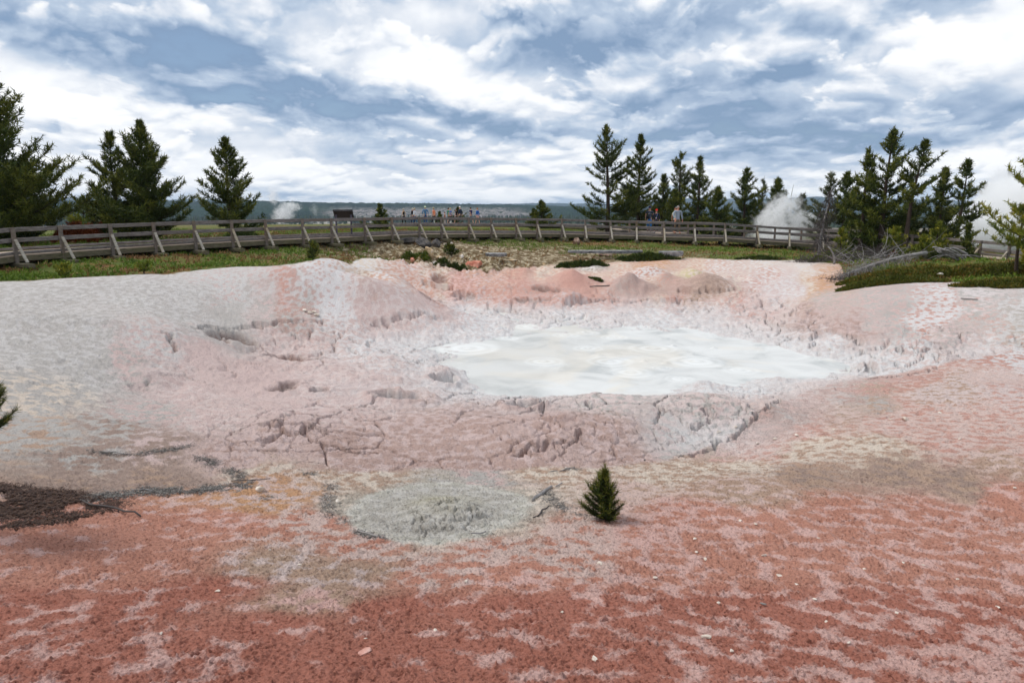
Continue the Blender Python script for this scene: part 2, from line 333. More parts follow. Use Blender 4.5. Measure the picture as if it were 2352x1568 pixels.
_CC = [(*hit2(x, y), rx, ry, a, b) for (x, y, rx, ry, a, b) in [(1310,640,1.0,1.3,'r','r'),(1440,655,.9,1.2,'B','G'),(1620,652,1.3,1.3,'H','T'),(1110,603,1.0,1.2,'B','r'),(1530,642,.9,1.0,'B','r'),(1585,628,.8,.9,'Y','C'),(1500,668,2.0,.9,'B','B'),(1310,694,1.2,1.0,'r','P'),(1490,625,1.3,1.0,'W','r'),(1230,668,1.6,.8,'r','B'),(1150,690,1.6,.8,'r','P'),(1360,612,.9,.8,'V','W'),(1130,588,1.2,1.0,'O','R')]]
hit_cone = hit2(1025, 1182)
_CONE = ((1010-1176)/1568*7.5, 7.15)

# colour samples: picture place, soil, crust, share of crust
PAL = dict(Q=(204,148,128), w=(212,207,203), R=(188,125,107), r=(208,162,148), P=(214,190,184), p=(222,203,197), W=(228,223,221), G=(194,188,182), g=(192,183,170), T=(192,164,144),
           B=(192,164,154), O=(210,164,126), S=(216,176,156), C=(228,213,197), K=(228,188,178), H=(172,150,138), N=(84,92,40), M=(104,84,56), Y=(210,200,150), X=(222,196,186), V=(150,158,148))
SM = """1950 900 r W .3|2100 875 r W .3|1850 915 r W .35|2300 820 r W .3|1780 955 B r .4|1720 1000 B r .4|1650 1045 T r .4|2000 925 G T .5|2300 870 p W .5|2150 900 T p .7|1600 1075 T C .5|2250 800 p W .6|2100 840 p W .7|1950 868 p W .8|1850 895 p W .7|1760 925 p W .7|1700 960 G p .7|1650 1000 G p .6|1560 1040 G P .5|1800 850 p W .8|1600 890 p W .8|1900 830 p W .8|1750 820 p W .7|1150 830 p W .6|960 800 p W .6|1500 735 P W .6|1300 735 p W .6|0 1240 R K .2|700 600 S W .7|560 620 S W .7|0 1568 R K .35|200 1500 R K .32|400 1540 R K .45|600 1450 R K .12|0 1400 R K .28|300 1400 R K .4|500 1350 R K .15|100 1300 R K .2|300 1300 R K .15|
700 1530 R K .2|900 1500 R K .06|1176 1500 R K .06|1400 1530 R K .22|1600 1540 R K .3|1800 1500 R K .3|2000 1540 R K .4|2250 1560 R K .55|2352 1480 R K .5|2200 1400 R K .36|
2000 1400 R K .25|1800 1400 R K .14|1600 1400 R K .12|1400 1400 R K .1|1176 1400 R K .06|900 1400 R K .07|750 1380 T K .4|650 1300 T p .4|800 1320 T p .35|1000 1320 R X .45|1176 1330 R K .4|
1300 1300 R X .5|1500 1320 R K .35|1700 1300 R K .2|1900 1300 R K .22|2100 1300 R K .28|2300 1300 R K .32|2352 1150 R K .2|2150 1180 R K .3|1950 1180 R K .22|1750 1200 R K .3|1600 1180 R K .42|1500 1230 R K .5|
1450 1120 T X .65|1300 1230 R X .62|1100 1260 R X .62|850 1250 R X .58|700 1200 R X .55|500 1200 R K .3|600 1150 O X .5|300 1220 R K .12|100 1240 R K .2|
0 1150 T B .3|150 1120 H T .3|350 1100 H T .3|600 1090 T C .5|1500 1100 T C .6|1700 1130 T X .4|1850 1090 T H .4|2050 1080 H T .5|2200 1110 H T .5|2300 1060 T X .4|1700 1070 T C .7|1850 1030 T C .65|2000 1030 T C .55|
2200 1020 r W .55|2350 1040 r W .5|1750 1040 r X .6|1700 1010 r X .4|1850 990 r X .45|2050 970 r W .6|2250 960 r W .65|2100 930 r X .6|2300 900 r p .7|2200 880 T p .65|1950 940 T X .6|1850 930 B r .4|2000 890 r T .4|2150 850 r X .5|
2352 830 r W .85|2352 795 r W .5|2250 815 W p .6|1950 910 B G .5|1800 950 B G .5|
1020 1185 g g .5|900 1150 g C .2|1100 1160 g G .3|1180 1150 g C .5|1000 1120 g G .5|830 1170 g C .3|1020 1230 g C .3|1150 1210 g C .4|1130 1090 G P .4|1250 1090 T C .5|850 1090 T C .5|
0 1000 G T .3|100 1000 G T .4|200 1050 H G .3|350 1030 H P .4|250 980 H G .5|0 900 G C .5|100 900 G C .45|200 850 G W .4|100 800 G W .35|300 830 G P .6|0 800 G W .6|200 760 G W .5|350 780 P W .6|
100 680 G W .5|300 680 G W .55|450 680 B W .6|550 660 B W .5|600 700 B P .4|650 660 r P .4|520 730 B G .5|400 730 G W .5|650 730 B G .4|700 700 B G .4|600 630 S W .65|700 630 P W .7|760 650 P W .85|500 640 S W .7|
450 820 P p .6|400 900 P p .5|350 950 P G .5|500 960 P p .5|650 1000 P B .3|550 1050 P B .4|800 1040 B P .4|1000 1040 B P .4|700 950 P p .3|850 900 P p .3|600 870 P p .3|750 850 P p .5|650 800 P p .6|850 800 p W .5|
700 780 P p .5|900 760 P p .5|1000 960 B P .5|1100 980 B P .4|1250 980 P B .4|1400 1000 B P .5|1550 1000 P G .5|1200 1040 B P .4|1450 1050 B P .5|1500 900 G p .6|1400 920 G p .6|1200 900 P p .6|1300 880 P p .7|1600 920 G p .6|1650 970 G P .5|1700 900 p W .6|
1050 850 P p .5|1000 800 P p .5|1100 740 P W .5|1000 725 p W .5|850 700 P p .4|1000 700 P r .3|1100 690 r P .4|1250 690 r P .3|1400 700 r P .3|1550 700 r P .4|1700 710 r P .5|1650 740 P p .4|1450 730 P p .4|1250 720 P r .4|1750 770 P p .5|1900 800 p W .6|2050 840 p W .6|2100 800 P W .6|
950 650 r S .4|880 640 S W .5|950 625 S W .6|820 610 C W .5|1060 630 r K .5|1200 640 r S .4|1330 640 r r .5|1200 670 r K .3|1450 670 P r .5|1350 610 S C .6|1250 605 C S .4|1100 620 S p .3|1500 600 S O .5|1420 605 C S .5|1600 605 S C .5|1750 605 C W .5|1850 620 W C .4|1650 625 S W .5|1500 640 C T .4|1600 655 T P .4|
1700 650 P C .5|1750 630 r W .5|1800 665 W P .4|1850 650 O C .5|1900 655 O S .4|1750 680 P p .5|1900 680 G P .4|1880 720 B P .4|2000 700 G P .5|2050 720 P G .5|2150 740 r W .6|2150 700 r W .7|2250 730 r G .6|2100 770 P G .5|2250 690 W G .3|2352 760 g G .6|2200 780 G P .5|1950 760 P B .5|2352 720 G W .6|
850 625 T C .6|1180 600 S C .4|1000 600 T C .5"""
_S = []
for s in SM.replace('\n', '').split('|'):
    x, y, a, b, f = s.split()
    if a == 'R' and float(y) <= 1335: a = 'Q'
    if float(x) < 620 and float(y) < 900: b = {'W': 'w', 'p': 'P'}.get(b, b); a = {'S': 'P', 'B': 'G'}.get(a, a)
    if float(x) > 1750 and 850 < float(y) < 1050 and b == 'W': b = 'X'
    _S.append((*hit2(float(x), float(y)), PAL[a], PAL[b], float(f)+(.10 if a in 'RQ' and float(x) > 1150 else (-.06 if a == 'R' and float(y) > 1250 else 0)), float(y) > _bly(float(x))))
def qmap(X, Y):
    r = np.hypot(X, Y)+.01
    return np.arctan2(X, Y)*1568, 1568*3.0/np.maximum(r, 1.0)*1.15
def colours(X, Y):
    n = len(X); qx, qy = qmap(X, Y)
    r = np.hypot(X, Y)
    k = 30*np.clip(1, 0, 1)
    w1 = fbm(X*1.1*6/(3+r*.2), Y*1.1*6/(3+r*.2), 4, .6); w2 = fbm(X*1.1+31, Y*1.1, 4, .6)
    w3 = fbm(X*5, Y*5, 3, .6); qx = qx+w1*70+w3*28; qy = qy+w2*26+w3*16
    sxy = np.array([(s[0], s[1]) for s in _S]); px, py = qmap(sxy[:, 0], sxy[:, 1])
    A = np.array([[*sr(*s[2])[:3], *sr(*s[3])[:3], s[4]] for s in _S])
    out = np.empty((n, 7), np.float32); sd_ = np.array([float(s[5]) for s in _S])[None]; by = sst(-.12, .12, beyond(X, Y)).astype(np.float32)
    for i in range(0, n, 60000):
        s = slice(i, i+60000)
        d2 = (qx[s, None]-px[None])**2+((qy[s, None]-py[None])*1.6)**2
        w = 1/(d2+350)**2.2; wn_ = w*sd_; wf_ = w*(1-sd_)
        bb = by[s, None]; out[s] = (wn_ @ A)/wn_.sum(1)[:, None]*(1-bb)+(wf_ @ A)/wf_.sum(1)[:, None]*bb
    cx, cy = _CONE; d = np.hypot((X-cx)/1.02, (Y-cy)/1.38)+fbm(X*2.3, Y*2.3, 4, .6)*.16
    m = (1-sst(.93, 1.03, d))[:, None]; e = np.exp(-((d-.95)/.14)**2)[:, None]*m
    ap = np.array([*sr(192, 187, 178)[:3], *sr(212, 208, 201)[:3], .45]); rim = np.array([*sr(200, 196, 184)[:3], *sr(222, 218, 208)[:3], .5])
    mid = np.array([*sr(190, 184, 160)[:3], *sr(206, 200, 178)[:3], .5]); kk = np.exp(-(d/.34)**2)[:, None]
    a2 = ap*(1-kk)+mid*kk; a2 = a2*(1-e)+rim*e; out = out*(1-m)+a2*m
    wx = X+fbm(X*3, Y*3, 3)*.16; wy = Y+fbm(X*3+9, Y*3, 3)*.16
    for (cx, cy, rx, ry, A_, B_) in _CC:
        k = np.exp(-(((wx-cx)/rx)**2+((wy-cy)/ry)**2)*1.1)[:, None]*.85; out = out*(1-k)+np.array([*sr(*PAL[A_])[:3], *sr(*PAL[B_])[:3], .45])*k
    wet = np.array([*sr(150, 122, 112)[:3], *sr(176, 150, 140)[:3], .3])  # pit interiors: moist brown mud, with the shade of the hollow painted in
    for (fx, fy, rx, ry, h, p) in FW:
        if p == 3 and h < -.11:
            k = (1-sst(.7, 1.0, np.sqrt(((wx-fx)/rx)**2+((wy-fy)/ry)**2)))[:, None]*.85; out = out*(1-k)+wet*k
    return out.astype(np.float32)
# ------------------------------------------------------------------ naming helpers
def tag(o, label=None, cat=None, group=None, kind=None):
    if label: o['label'] = label
    if cat: o['category'] = cat
    if group: o['group'] = group
    if kind: o['kind'] = kind
    return o
def mesh_np(name, V, F, mats=(), parent=None, attrs=None, smooth=False, mi=None):
    """V (n,3) array, F (m,3) or (m,4) array"""
    me = bpy.data.meshes.new(name); V = np.ascontiguousarray(V, np.float32); F = np.ascontiguousarray(F, np.int32)
    k = F.shape[1]; me.vertices.add(len(V)); me.vertices.foreach_set('co', V.ravel())
    me.loops.add(F.size); me.loops.foreach_set('vertex_index', F.ravel())
    me.polygons.add(len(F)); me.polygons.foreach_set('loop_start', np.arange(0, F.size, k, dtype=np.int32))
    if mi is not None: me.polygons.foreach_set('material_index', np.ascontiguousarray(mi, np.int32))
    me.polygons.foreach_set('use_smooth', np.full(len(F), bool(smooth)))
    me.update(calc_edges=True)
    for n_, (ty, arr) in (attrs or {}).items():
        a = me.attributes.new(n_, ty, 'POINT')
        a.data.foreach_set('color' if ty == 'FLOAT_COLOR' else 'value', np.ascontiguousarray(arr, np.float32).ravel())
    for m in (mats if isinstance(mats, (list, tuple)) else [mats]): me.materials.append(m)
    o = bpy.data.objects.new(name, me); C.objects.link(o)
    if parent: o.parent = parent
    return o
def empty(name, loc=(0, 0, 0), rz=0):
    o = bpy.data.objects.new(name, None); C.objects.link(o); o.location = loc; o.rotation_euler = (0, 0, rz); o.empty_display_size = .2
    return o
def material(name):
    m = bpy.data.materials.new(name); m.use_nodes = True; t = NT(m.node_tree); t.n.clear()
    bs = t.add('ShaderNodeBsdfPrincipled'); ou = t.add('ShaderNodeOutputMaterial'); t.l.new(bs.outputs[0], ou.inputs[0])
    bs.inputs['Roughness'].default_value = .9; bs.inputs['Specular IOR Level'].default_value = .25
    return m, t, bs
def attr(t, name):
    return t.add('ShaderNodeAttribute', attribute_name=name)

# ------------------------------------------------------------------ ground
rr = list(np.linspace(.02, 2.6, 14))
while rr[-1] < 18: rr.append(rr[-1]+max(rr[-1]**2/3900, .004))
while rr[-1] < 62: rr.append(rr[-1]*1.0052)
while rr[-1] < 12000: rr.append(rr[-1]*1.045)
rr = np.array(rr)
aa = np.concatenate([np.arctan(np.linspace(-.86, .86, 1040)), np.radians(np.arange(43.5, 317, 2.6))])
nA_, nR_ = len(aa), len(rr)
GX = (rr[:, None]*np.sin(aa)[None]).ravel(); GY = (rr[:, None]*np.cos(aa)[None]).ravel()
far_m = np.hypot(GX, GY) > 66
GZ = np.empty(GX.shape); nm = ~far_m
GZ[nm] = height(GX[nm], GY[nm])
GZ[far_m] = base(GX[far_m], GY[far_m])
V_ = vegf(GX, GY)
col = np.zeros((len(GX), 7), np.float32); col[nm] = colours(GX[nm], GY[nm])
shore = (1-sst(.0, .42, GZ-POOL))*sst(10, 12, np.hypot(GX, GY))*(np.hypot(GX, GY) < 30)*(1-sst(-1, 0, V_))*sst(-5.5, -3.5, GX)     # thin pale mud splashed round the pool
shore = (shore**.8*.85)[:, None]; wetc = np.array([*sr(222, 218, 216)[:3], *sr(230, 229, 228)[:3], .5]); col = (col*(1-shore)+wetc*shore).astype(np.float32)
i = np.arange(nR_-1)[:, None]*nA_; j = np.arange(nA_)[None]; j2 = (j+1) % nA_
F_ = np.stack([i+j, i+nA_+j, i+nA_+j2, i+j2], -1).reshape(-1, 4)[:, ::-1]
gm, t, bs = material('ground')
geo = t.add('ShaderNodeNewGeometry').outputs['Position']
so, cr, cv_, vg_ = attr(t, 'soil').outputs['Color'], attr(t, 'crust').outputs['Color'], attr(t, 'cover').outputs['Fac'], attr(t, 'veg').outputs['Fac']
pat = t.noise(geo, 4.6, 7, .56, .1)
pat2 = t.noise(geo, 34, 3, .7)
wpos = t.vmath('ADD', geo, t.vmath('SCALE', t.noise(geo, 5, 3, .6, 0, 'Color'), .25))
vor = t.add('ShaderNodeTexVoronoi', feature='SMOOTH_F1', voronoi_dimensions='2D'); vor.inputs['Scale'].default_value = 5.4; vor.inputs['Smoothness'].default_value = .5; t.l.new(wpos, vor.inputs['Vector'])
pp = t.math('ADD', t.math('ADD', pat, t.math('MULTIPLY', t.math('SUBTRACT', pat2, .5), .30)), t.math('MULTIPLY', t.math('SUBTRACT', vor.outputs['Distance'], .40), .72))
thr = t.mrange(cv_, 0, 1, .80, .22)
m = t.mrange(t.math('SUBTRACT', pp, thr), -.15, .15, 0, 1, True)
c = t.mix(m, so, cr)
# grain and slow drift of tone
gr = t.noise(geo, 55, 3, .7); c = t.mix(t.math('MULTIPLY', t.mrange(gr, .38, .66, 0, .45), attr(t, 'speck').outputs['Fac']), c, t.mix(1.0, c, (.62, .58, .56, 1), 'MULTIPLY'))
sk = t.noise(geo, 38, 2, .6); spk = attr(t, 'speck').outputs['Fac']; c = t.mix(t.math('MULTIPLY', t.mrange(sk, .55, .63, 0, .8), spk), c, t.mix(1.0, c, (.42, .38, .36, 1), 'MULTIPLY'))
dr = t.noise(geo, 1.1, 5, .6); c = t.mix(t.mrange(dr, .35, .7, 0, .5), c, t.mix(1.0, c, (.86, .83, .82, 1), 'MULTIPLY'))
# meadow soil
n1 = t.noise(geo, .45, 7, .65); n2 = t.noise(geo, 3.2, 6, .7)
nn = t.math('ADD', t.math('MULTIPLY', n1, .6), t.math('MULTIPLY', n2, .4))
mea = t.ramp(nn, [(.30, sr(66, 60, 36)), (.42, sr(96, 102, 44)), (.50, sr(84, 98, 42)), (.56, sr(132, 104, 62)), (.62, sr(110, 74, 48)), (.72, sr(188, 178, 150))])
dry = t.ramp(n2, [(.3, sr(52, 44, 34)), (.42, sr(104, 82, 56)), (.52, sr(132, 118, 90)), (.60, sr(200, 184, 158)), (.68, sr(96, 84, 52)), (.78, sr(150, 104, 72))])
mea = t.mix(attr(t, 'dry').outputs['Fac'], mea, dry)
far = t.ramp(t.noise(geo, .012, 6, .6), [(.35, sr(86, 84, 72)), (.5, sr(112, 104, 88)), (.6, sr(150, 146, 134)), (.7, sr(96, 92, 76))])
mea = t.mix(attr(t, 'far').outputs['Fac'], mea, far)
c = t.mix(vg_, c, mea)
t.l.new(c, bs.inputs['Base Color'])
b1 = t.add('ShaderNodeBump'); b1.inputs['Strength'].default_value = .9; b1.inputs['Distance'].default_value = .05
hh = t.math('ADD', t.noise(geo, 30, 6, .72), t.math('MULTIPLY', t.noise(geo, 9, 4, .6), 1.2))
t.l.new(hh, b1.inputs['Height']); t.l.new(b1.outputs[0], bs.inputs['Normal'])
bs.inputs['Specular IOR Level'].default_value = .15
dryf = np.exp(-((GX-_BK[0]-3)/10)**2-((GY-_BK[1]-1.5)/5.5)**2)
rG = np.hypot(GX, GY)
one = np.ones(len(GX), np.float32)
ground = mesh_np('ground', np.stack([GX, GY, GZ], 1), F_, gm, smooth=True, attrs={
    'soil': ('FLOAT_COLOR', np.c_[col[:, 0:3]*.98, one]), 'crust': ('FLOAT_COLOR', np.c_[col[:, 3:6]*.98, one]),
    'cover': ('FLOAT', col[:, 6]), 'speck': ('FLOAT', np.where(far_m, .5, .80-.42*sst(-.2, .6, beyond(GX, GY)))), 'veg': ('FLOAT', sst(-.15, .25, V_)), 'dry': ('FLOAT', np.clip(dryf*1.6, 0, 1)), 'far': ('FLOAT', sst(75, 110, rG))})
tag(ground, kind='structure')
def gz(x, y): return float(height(np.array([float(x)]), np.array([float(y)]))[0])

# ------------------------------------------------------------------ mud pool
n = 420
px = np.linspace(-7, 14, n); py = np.linspace(11, 29, n); PX, PY = np.meshgrid(px, py)
PX = PX.ravel(); PY = PY.ravel()
pz = np.full(PX.shape, POOL)
ring = np.zeros(PX.shape); disc = np.zeros(PX.shape)
RG = [(1075,800,1.0),(1165,777,.42),(1225,750,.75),(1135,765,.3),(1350,800,.5),(1400,830,.7),(1500,800,.8),(1450,855,.6),(1600,830,.8),(1300,770,.5),(1560,870,.4),(1350,765,.45),(1250,830,.6),(1700,850,.5),(1520,845,.3),(980,728,.6),(1410,775,.5)]
for (x, y, rad) in RG:
    a, b, c_ = ray(x, y); Y = (POOL-EYE)/(c_/b); X = a*Y/b
    d = np.hypot(PX-X+fbm(PX*2, PY*2, 2)*.06, PY-Y)
    ring += np.where(d < rad, .5+.5*np.cos(d/rad*math.pi*5), 0)*np.exp(-(d/rad)**2*1.5)*.9
    disc = np.maximum(disc, (1-sst(rad*.80, rad*1.05, d))*(1 if x < 1250 else .35))
    pz += .02*np.exp(-(d/(rad*.22))**2)+.005*ring*(d < rad)
for (x, y, s) in [(1375,818,.10),(1590,815,.06),(1545,795,.05),(1530,835,.06),(1480,830,.04),(1340,765,.08),(1165,776,.05),(1640,800,.05)]:
    a, b, c_ = ray(x, y); Y = (POOL-EYE)/(c_/b); X = a*Y/b
    pz += .07*np.exp(-(((PX-X)**2+(PY-Y)**2)/(s*1.4)**2))
i = np.arange(n-1)[:, None]*n; j = np.arange(n-1)[None]
PF = np.stack([i+j, i+j+1, i+n+j+1, i+n+j], -1).reshape(-1, 4)
pm, t, bs = material('wet mud')
geo = t.add('ShaderNodeNewGeometry').outputs['Position']
nz = t.noise(geo, .8, 5, .55, .8); nz2 = t.noise(geo, .35, 4, .5, 1.2)
c = t.ramp(nz, [(.34, sr(182, 184, 182)), (.48, sr(206, 206, 203)), (.62, sr(216, 216, 213))])
c = t.mix(t.mrange(nz2, .52, .62, 0, .45), c, sr(222, 212, 196))
c = t.mix(t.math('MULTIPLY', attr(t, 'wet').outputs['Fac'], .35), c, sr(186, 184, 178)); c = t.mix(t.math('MULTIPLY', attr(t, 'disc').outputs['Fac'], .30), c, sr(232, 232, 228))
c = t.mix(t.math('MULTIPLY', attr(t, 'ring').outputs['Fac'], .45), c, sr(246, 247, 246))
c = t.mix(t.mrange(t.noise(geo, 90, 2, .5), .3, .7, 0, .1), c, sr(150, 150, 150))
t.l.new(c, bs.inputs['Base Color']); bs.inputs['Roughness'].default_value = .6; bs.inputs['Specular IOR Level'].default_value = .15
b1 = t.add('ShaderNodeBump'); b1.inputs['Strength'].default_value = .35; b1.inputs['Distance'].default_value = .01
t.l.new(t.noise(geo, 12, 4, .6), b1.inputs['Height']); t.l.new(b1.outputs[0], bs.inputs['Normal'])
pool = mesh_np('mud_pool', np.stack([PX, PY, pz], 1), PF, pm, smooth=True, attrs={'ring': ('FLOAT', ring), 'disc': ('FLOAT', disc), 'wet': ('FLOAT', (1-sst(1.2, 2.6, PX+fbm(PX, PY, 3)*1.2-(PY-19)*.42)))})
tag(pool, kind='structure')

# ------------------------------------------------------------------ far hills
def ridge(name, pts_top, dist, depth, zb, colr, seed, rough=4.0, cliffs=0.0, nx=900, ny=46):
    """pts_top: picture points of the skyline; real hill with a rising front face"""
    az = np.arctan((np.linspace(-900, 3200, nx)-1176)/1568)
    tx = np.array([p[0] for p in pts_top]); ty = np.array([p[1] for p in pts_top])
    ax = np.tan(az)*1568+1176
    v = (784-np.interp(ax, tx, ty))/1568; top = EYE+dist*(v*CP-SP)/(v*SP+CP)
    s = np.linspace(0, 1.35, ny)
    rad = (dist-depth)+s*depth
    X = rad[:, None]*np.tan(az)[None]; Y = np.repeat(rad[:, None], nx, 1)
    prof = np.where(s < 1, np.sin(np.clip(s, 0, 1)*math.pi/2)**1.25, 1-(s-1)*2.2)
    Z = zb+(top[None]-zb)*prof[:, None]
    fl = fbm(X/dist*9+seed, Y/dist*9, 4)*(top-zb)[None]*.16*np.sin(np.clip(s, 0, 1)*math.pi)[:, None]
    Z = Z+fl+fbm(X/dist*190, Y/dist*190, 2)*rough*(s > .03)[:, None]
    i = np.arange(ny-1)[:, None]*nx; j = np.arange(nx-1)[None]
    F = np.stack([i+j, i+j+1, i+nx+j+1, i+nx+j], -1).reshape(-1, 4)
    m, t, bs = material(name)
    geo = t.add('ShaderNodeNewGeometry').outputs['Position']
    a_ = t.noise(geo, 9/dist, 6, .6); b_ = t.noise(geo, 260/dist, 3, .7)
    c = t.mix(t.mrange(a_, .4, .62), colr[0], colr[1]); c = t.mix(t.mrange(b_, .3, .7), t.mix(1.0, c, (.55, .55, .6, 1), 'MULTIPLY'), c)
    if cliffs:
        at_ = attr(t, 'cliff').outputs['Fac']
        c = t.mix(t.math('MULTIPLY', at_, t.mrange(t.noise(geo, 150/dist, 5, .75), .40, .56, 0, .85)), c, sr(150, 142, 140))
    t.l.new(c, bs.inputs['Base Color']); bs.inputs['Specular IOR Level'].default_value = 0
    cl = np.zeros(X.size)
    if cliffs:
        xx = np.repeat(ax[None], ny, 0).ravel(); ss = np.repeat(s[:, None], nx, 1).ravel()
        cl = (sst(720, 800, xx)*(1-sst(1150, 1250, xx)))*np.exp(-((ss-.34)/.13)**2)*1.6+np.exp(-((xx-1120)/70)**2-((ss-.42)/.14)**2)
    o = mesh_np(name, np.stack([X.ravel(), Y.ravel(), Z.ravel()], 1), F, m, smooth=False, attrs={'cliff': ('FLOAT', np.clip(cl, 0, 1))})
    return tag(o, kind='structure')
TOP1 = [(-900,462),(0,466),(200,462),(450,464),(560,462),(640,464),(760,466),(850,467),(1000,468),(1130,471),(1240,472),(1330,476),(1500,484),(1700,488),(3200,488)]
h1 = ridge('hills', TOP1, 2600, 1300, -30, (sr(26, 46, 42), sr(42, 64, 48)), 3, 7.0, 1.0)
TOP2 = [(-900,470),(0,458),(180,455),(300,462),(470,458),(560,463),(900,475),(1100,470),(1240,467),(1400,470),(1500,462),(1560,457),(1620,455),(1700,460),(1800,456),(1860,452),(1960,458),(2100,460),(2300,466),(3200,462)]
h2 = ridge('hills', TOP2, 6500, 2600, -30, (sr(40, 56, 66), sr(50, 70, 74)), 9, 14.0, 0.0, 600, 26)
# ------------------------------------------------------------------ shape helpers
class MB:
    """collects shapes and links them as ONE mesh"""
    def __init__(s): s.v = []; s.f = []; s.m = []
    def add(s, V, F, mi=0):
        o = len(s.v); s.v += [tuple(map(float, p)) for p in V]; s.f += [tuple(i+o for i in f) for f in F]; s.m += [mi]*len(F)
    def beam(s, a, b, w, h, up=(0, 0, 1), mi=0, jit=0):
        a = Vector(a); b = Vector(b); d = (b-a).normalized(); side = d.cross(Vector(up)).normalized(); u = side.cross(d).normalized()
        c = min(w, h)*.18; pr = [(-w/2+c, -h/2), (w/2-c, -h/2), (w/2, -h/2+c), (w/2, h/2-c), (w/2-c, h/2), (-w/2+c, h/2), (-w/2, h/2-c), (-w/2, -h/2+c)]
        n = max(2, int((b-a).length/.8)+1) if jit else 2; V = []
        for k in range(n):
            t = k/(n-1); q = a.lerp(b, t); j = 1+(random.uniform(-jit, jit)); dz = random.uniform(-jit, jit)*h*.25
            for (x, y) in pr: V.append(q+side*x*j+u*(y*j+dz))
        F = [[k*8+i, k*8+(i+1) % 8, (k+1)*8+(i+1) % 8, (k+1)*8+i] for k in range(n-1) for i in range(8)]
        F += [list(range(7, -1, -1)), [(n-1)*8+i for i in range(8)]]
        s.add(V, F, mi)
    def tube(s, P, Rr, k=6, mi=0, cap=True):
        P = [Vector(p) for p in P]; V = []; prev = None
        for i, p in enumerate(P):
            d = (P[min(i+1, len(P)-1)]-P[max(i-1, 0)]).normalized()
            if prev is None: prev = d.orthogonal().normalized()
            sd = (prev-d*prev.dot(d)).normalized(); prev = sd; u = d.cross(sd)
            r = Rr[i] if hasattr(Rr, '__len__') else Rr
            for j in range(k):
                a = 2*math.pi*j/k; V.append(p+(sd*math.cos(a)+u*math.sin(a))*r)
        F = [[i*k+j, i*k+(j+1) % k, (i+1)*k+(j+1) % k, (i+1)*k+j] for i in range(len(P)-1) for j in range(k)]
        if cap: F += [list(range(k-1, -1, -1)), [(len(P)-1)*k+j for j in range(k)]]
        s.add(V, F, mi)
    def build(s, name, mats, parent=None, smooth=False):
        me = bpy.data.meshes.new(name); me.from_pydata(s.v, [], s.f)
        for m in (mats if isinstance(mats, (list, tuple)) else [mats]): me.materials.append(m)
        me.polygons.foreach_set('material_index', s.m); me.polygons.foreach_set('use_smooth', [smooth]*len(s.f)); me.update()
        o = bpy.data.objects.new(name, me); C.objects.link(o)
        if parent: o.parent = parent
        return o
def plain(name, col, rough=.85, var=.25, sc=8, bump=0, spec=.25):
    m, t, bs = material(name)
    geo = t.add('ShaderNodeNewGeometry').outputs['Position']
    n_ = t.noise(geo, sc, 4, .6)
    c = t.mix(t.mrange(n_, .3, .7, 0, var*2), (*col[:3], 1), tuple(x*.55 for x in col[:3])+(1,))
    t.l.new(c, bs.inputs['Base Color']); bs.inputs['Roughness'].default_value = rough; bs.inputs['Specular IOR Level'].default_value = spec
    if bump:
        b = t.add('ShaderNodeBump'); b.inputs['Strength'].default_value = bump; b.inputs['Distance'].default_value = .02
        t.l.new(t.noise(geo, sc*3, 5, .65), b.inputs['Height']); t.l.new(b.outputs[0], bs.inputs['Normal'])
    return m
def wood(name, light, dark, stain=None):
    m, t, bs = material(name)
    ob = t.add('ShaderNodeTexCoord').outputs['Object']
    mp = t.add('ShaderNodeMapping'); t.l.new(ob, mp.inputs['Vector']); mp.inputs['Scale'].default_value = (1, 1, 6)
    a = t.noise(mp.outputs[0], 4.5, 7, .7); b = t.noise(ob, 1.1, 4, .6)
    c = t.ramp(a, [(.28, dark), (.5, tuple((x+y)/2 for x, y in zip(light, dark))), (.72, light)])
    if stain: c = t.mix(t.mrange(b, .45, .68, 0, .65), c, stain)
    t.l.new(c, bs.inputs['Base Color']); bs.inputs['Roughness'].default_value = .9
    bp = t.add('ShaderNodeBump'); bp.inputs['Strength'].default_value = .5; bp.inputs['Distance'].default_value = .01
    t.l.new(a, bp.inputs['Height']); t.l.new(bp.outputs[0], bs.inputs['Normal'])
    return m
M_RAIL = wood('weathered rail wood', sr(150, 142, 138), sr(62, 58, 58), sr(104, 92, 82))
M_POST = wood('weathered post wood', sr(142, 132, 124), sr(76, 68, 62), sr(120, 98, 76))
M_BRACE = wood('pale brace wood', sr(196, 190, 178), sr(112, 100, 84), sr(158, 138, 104))
M_FASC = wood('mossy edge timber', sr(126, 118, 96), sr(54, 50, 40), sr(92, 90, 60))
M_DECK = wood('walked deck boards', sr(196, 178, 158), sr(128, 112, 98), sr(168, 150, 134))
M_BLOCK = plain('concrete block', sr(128, 124, 108), .95, .3, 6, .4)

